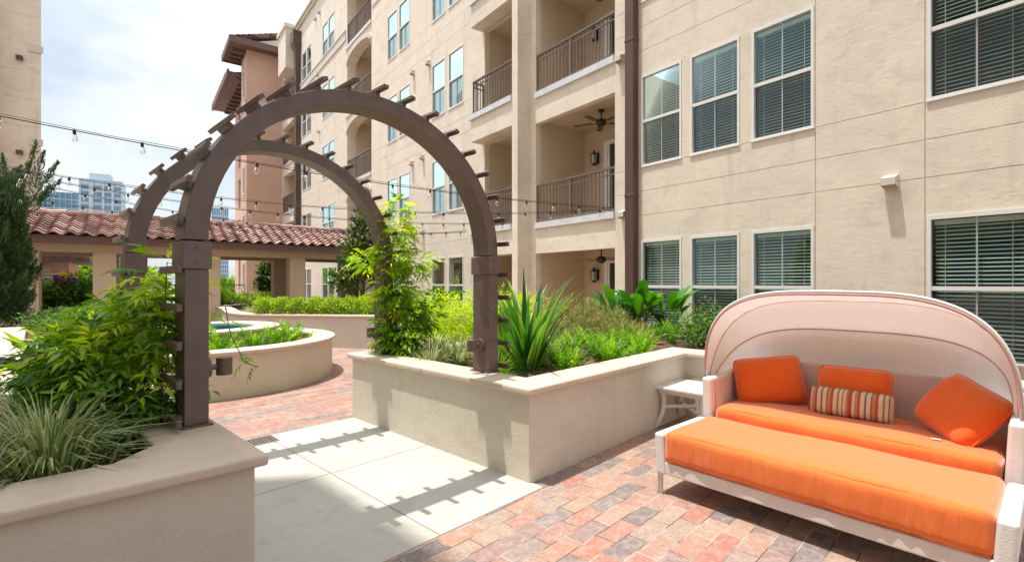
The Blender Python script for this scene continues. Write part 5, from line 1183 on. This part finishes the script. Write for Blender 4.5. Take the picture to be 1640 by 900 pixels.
for k, (px, Y, w, h, tn0, mk) in enumerate(((66, 18.6, .7, .45, .5, 'shade'), (92, 18.9, .7, .55, .6, 'shade'), (118, 19.2, .8, .65, .45, 'shade'), (142, 19.5, .7, .6, .7, 'shade'), (205, 19.5, .6, .7, .6, 'box'))):
    p = at(px, 470, Y); shrub('flowering_shrub' if k in (1, 2) else 'leafy_bush', ['green bush by the exit door beyond the pavilion', 'green bush with purple flowers beyond the pavilion', 'green bush with yellow flowers beyond the pavilion', 'green bush beside the pavilion column', 'green bush seen past the left arch leg'][k], 'shrub', (p.x, p.y, .5), [((p.x, p.y, .5 + h), (w, w, h))], 1100, .17, .08, mk, 180 + k, None, .3, tint0=tn0)
    if k in (1, 2):
        b_ = bpy.data.objects[[o.name for o in bpy.data.objects if o.name.startswith('flowering_shrub')][-1]]
        q, d, r_ = cloud([((p.x + (.35 if k == 1 else -.2), p.y - .2, .5 + 1.9 * h), (.55, .4, .2))], 14 if k == 1 else 9, 0, 2, 5)
        for c in q: leaves('flower', b_, np.tile(c, (12, 1)), r_.normal(size=(12, 3)) + [0, 0, .5], r_.normal(size=(12, 3)), .13, .10, r_.random(12), L['purple' if k == 1 else 'yellow'], T_QUAD)
# far trees behind the fence
for k, (px, w, h) in enumerate(((108, 3.2, 3.2), (140, 3.4, 3.6), (170, 3, 3.0), (222, 3, 2.4), (355, 2.2, 1.6))):
    p = at(px, 440, 44); shrub('far_tree', ['pale green tree beyond the fence left of the pavilion column', 'pale green tree beyond the fence behind the pavilion column', 'pale green tree beyond the fence right of the exit building', 'far green tree glimpsed by the left arch leg', 'far green tree glimpsed under the pavilion roof'][k], 'tree', (p.x, p.y, 0), [((p.x, p.y, h * .55), (w, w * .7, h * .6))], 1800, .45, .26, 'box', 190 + k, 'far trees beyond the fence', .3, tint0=.35, stem_r=.05)
# conifer at the left edge
t = thing('conifer', 'tall dark feathery conifer at the left edge', 'tree', (-10.35, 9.6, .6))
r_ = np.random.default_rng(200); P_ = []; D_ = []; T_ = []
mb = MB(); mb.tube([(-10.35, 9.6, .5), (-10.35, 9.6, 2.3), (-10.2, 9.6, 3.7)], [.09, .06, .02], 8)
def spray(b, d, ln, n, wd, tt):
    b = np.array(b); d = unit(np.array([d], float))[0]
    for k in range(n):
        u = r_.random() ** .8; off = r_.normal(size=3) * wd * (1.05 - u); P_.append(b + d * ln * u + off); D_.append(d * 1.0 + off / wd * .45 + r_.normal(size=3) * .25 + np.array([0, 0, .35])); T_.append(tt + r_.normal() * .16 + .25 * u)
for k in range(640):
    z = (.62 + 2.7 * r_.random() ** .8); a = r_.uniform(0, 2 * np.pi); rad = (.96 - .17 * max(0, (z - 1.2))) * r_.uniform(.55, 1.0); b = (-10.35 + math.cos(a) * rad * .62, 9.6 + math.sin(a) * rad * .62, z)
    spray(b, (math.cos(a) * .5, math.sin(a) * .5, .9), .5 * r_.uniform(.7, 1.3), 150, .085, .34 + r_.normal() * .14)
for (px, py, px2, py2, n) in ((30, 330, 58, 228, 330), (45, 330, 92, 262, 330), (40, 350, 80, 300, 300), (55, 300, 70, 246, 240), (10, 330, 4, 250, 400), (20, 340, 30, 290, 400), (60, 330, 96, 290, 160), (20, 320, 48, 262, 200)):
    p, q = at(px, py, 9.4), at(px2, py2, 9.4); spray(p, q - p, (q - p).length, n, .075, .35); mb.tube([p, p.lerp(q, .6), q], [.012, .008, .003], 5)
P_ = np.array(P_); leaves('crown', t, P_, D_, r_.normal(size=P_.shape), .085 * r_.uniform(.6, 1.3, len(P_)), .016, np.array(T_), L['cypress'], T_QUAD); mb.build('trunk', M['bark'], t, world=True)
# left bed: grasses and low shrubs
vg = ['big green and cream striped grass clump in the front corner of the left planter', 'striped grass clump left of the big one at the picture edge', 'striped grass clump behind the big one beside the black pot', 'striped grass clump farther back beside the low pale wall', 'small striped grass clump under the leafy shrub', 'striped grass clump behind the black pot']
for k, (x, y, n, ln, w) in enumerate(((-2.06, 2.19, 420, .50, .011), (-2.45, 2.02, 360, .50, .011), (-2.72, 2.9, 300, .48, .011), (-3.25, 3.5, 260, .46, .012), (-2.2, 2.42, 120, .4, .012))):
    clump('striped_grass', vg[k], 'grass clump', (x, y, SZ), n, ln, w, .66, 1.25, 'varieg', 210 + k, 'striped grasses in the left planter', .09, tint0=.44, tv=.28, edge=.25, floor=.18)
shrub('leafy_bush', 'broad leaved yellow green plant behind the striped grasses', 'shrub', (-3.5, 4.1, SZ), [((-3.5, 4.1, .88), (.42, .35, .24)), ((-3.2, 3.8, .8), (.25, .25, .2))], 520, .20, .045, 'wisteria', 220, None, .2, tint0=.62, up=.5)
lbl = ['low green shrub mound left of the round planter', 'dark low ground cover shrub under the conifer', 'green ground cover shrub before the conifer', 'green shrub mound at the middle of the left bed', 'green shrub mound near the pavilion', 'green shrub mound far back beside the flax']
for k, (x, y, w, h, mk, t0) in enumerate(((-6.55, 7.45, .3, .2, 'box', .12), (-9.7, 10.2, .8, .2, 'shade', .5), (-8.3, 9.3, .7, .24, 'shade', .55), (-7.3, 8.35, .45, .22, 'box', .1), (-9.0, 10.9, .8, .26, 'shade', .6), (-9.4, 11.6, .6, .24, 'shade', .6))):
    shrub('ground_shrub', lbl[k], 'shrub', (x, y, SZ), [((x, y, SZ + h * .8), (w, w, h))], 1700, .06, .028, mk, 230 + k, 'low shrubs in the left bed', .2, tint0=t0)
for k, (px, Y) in enumerate(((170, 10.2), (198, 10.5), (215, 10.8), (150, 9.8))):
    p = at(px, 500, Y); clump('flax_plant', ['dark spiky flax left of the pavilion column foot', 'dark spiky flax below the pavilion column', 'dark spiky flax right of the pavilion column foot', 'small spiky flax before the flower bed'][k], 'plant', (p.x, p.y, SZ), 70, .55, .035, .5, .35, 'strap', 250 + k, 'spiky flax plants in the left bed', .1, tint0=.4)
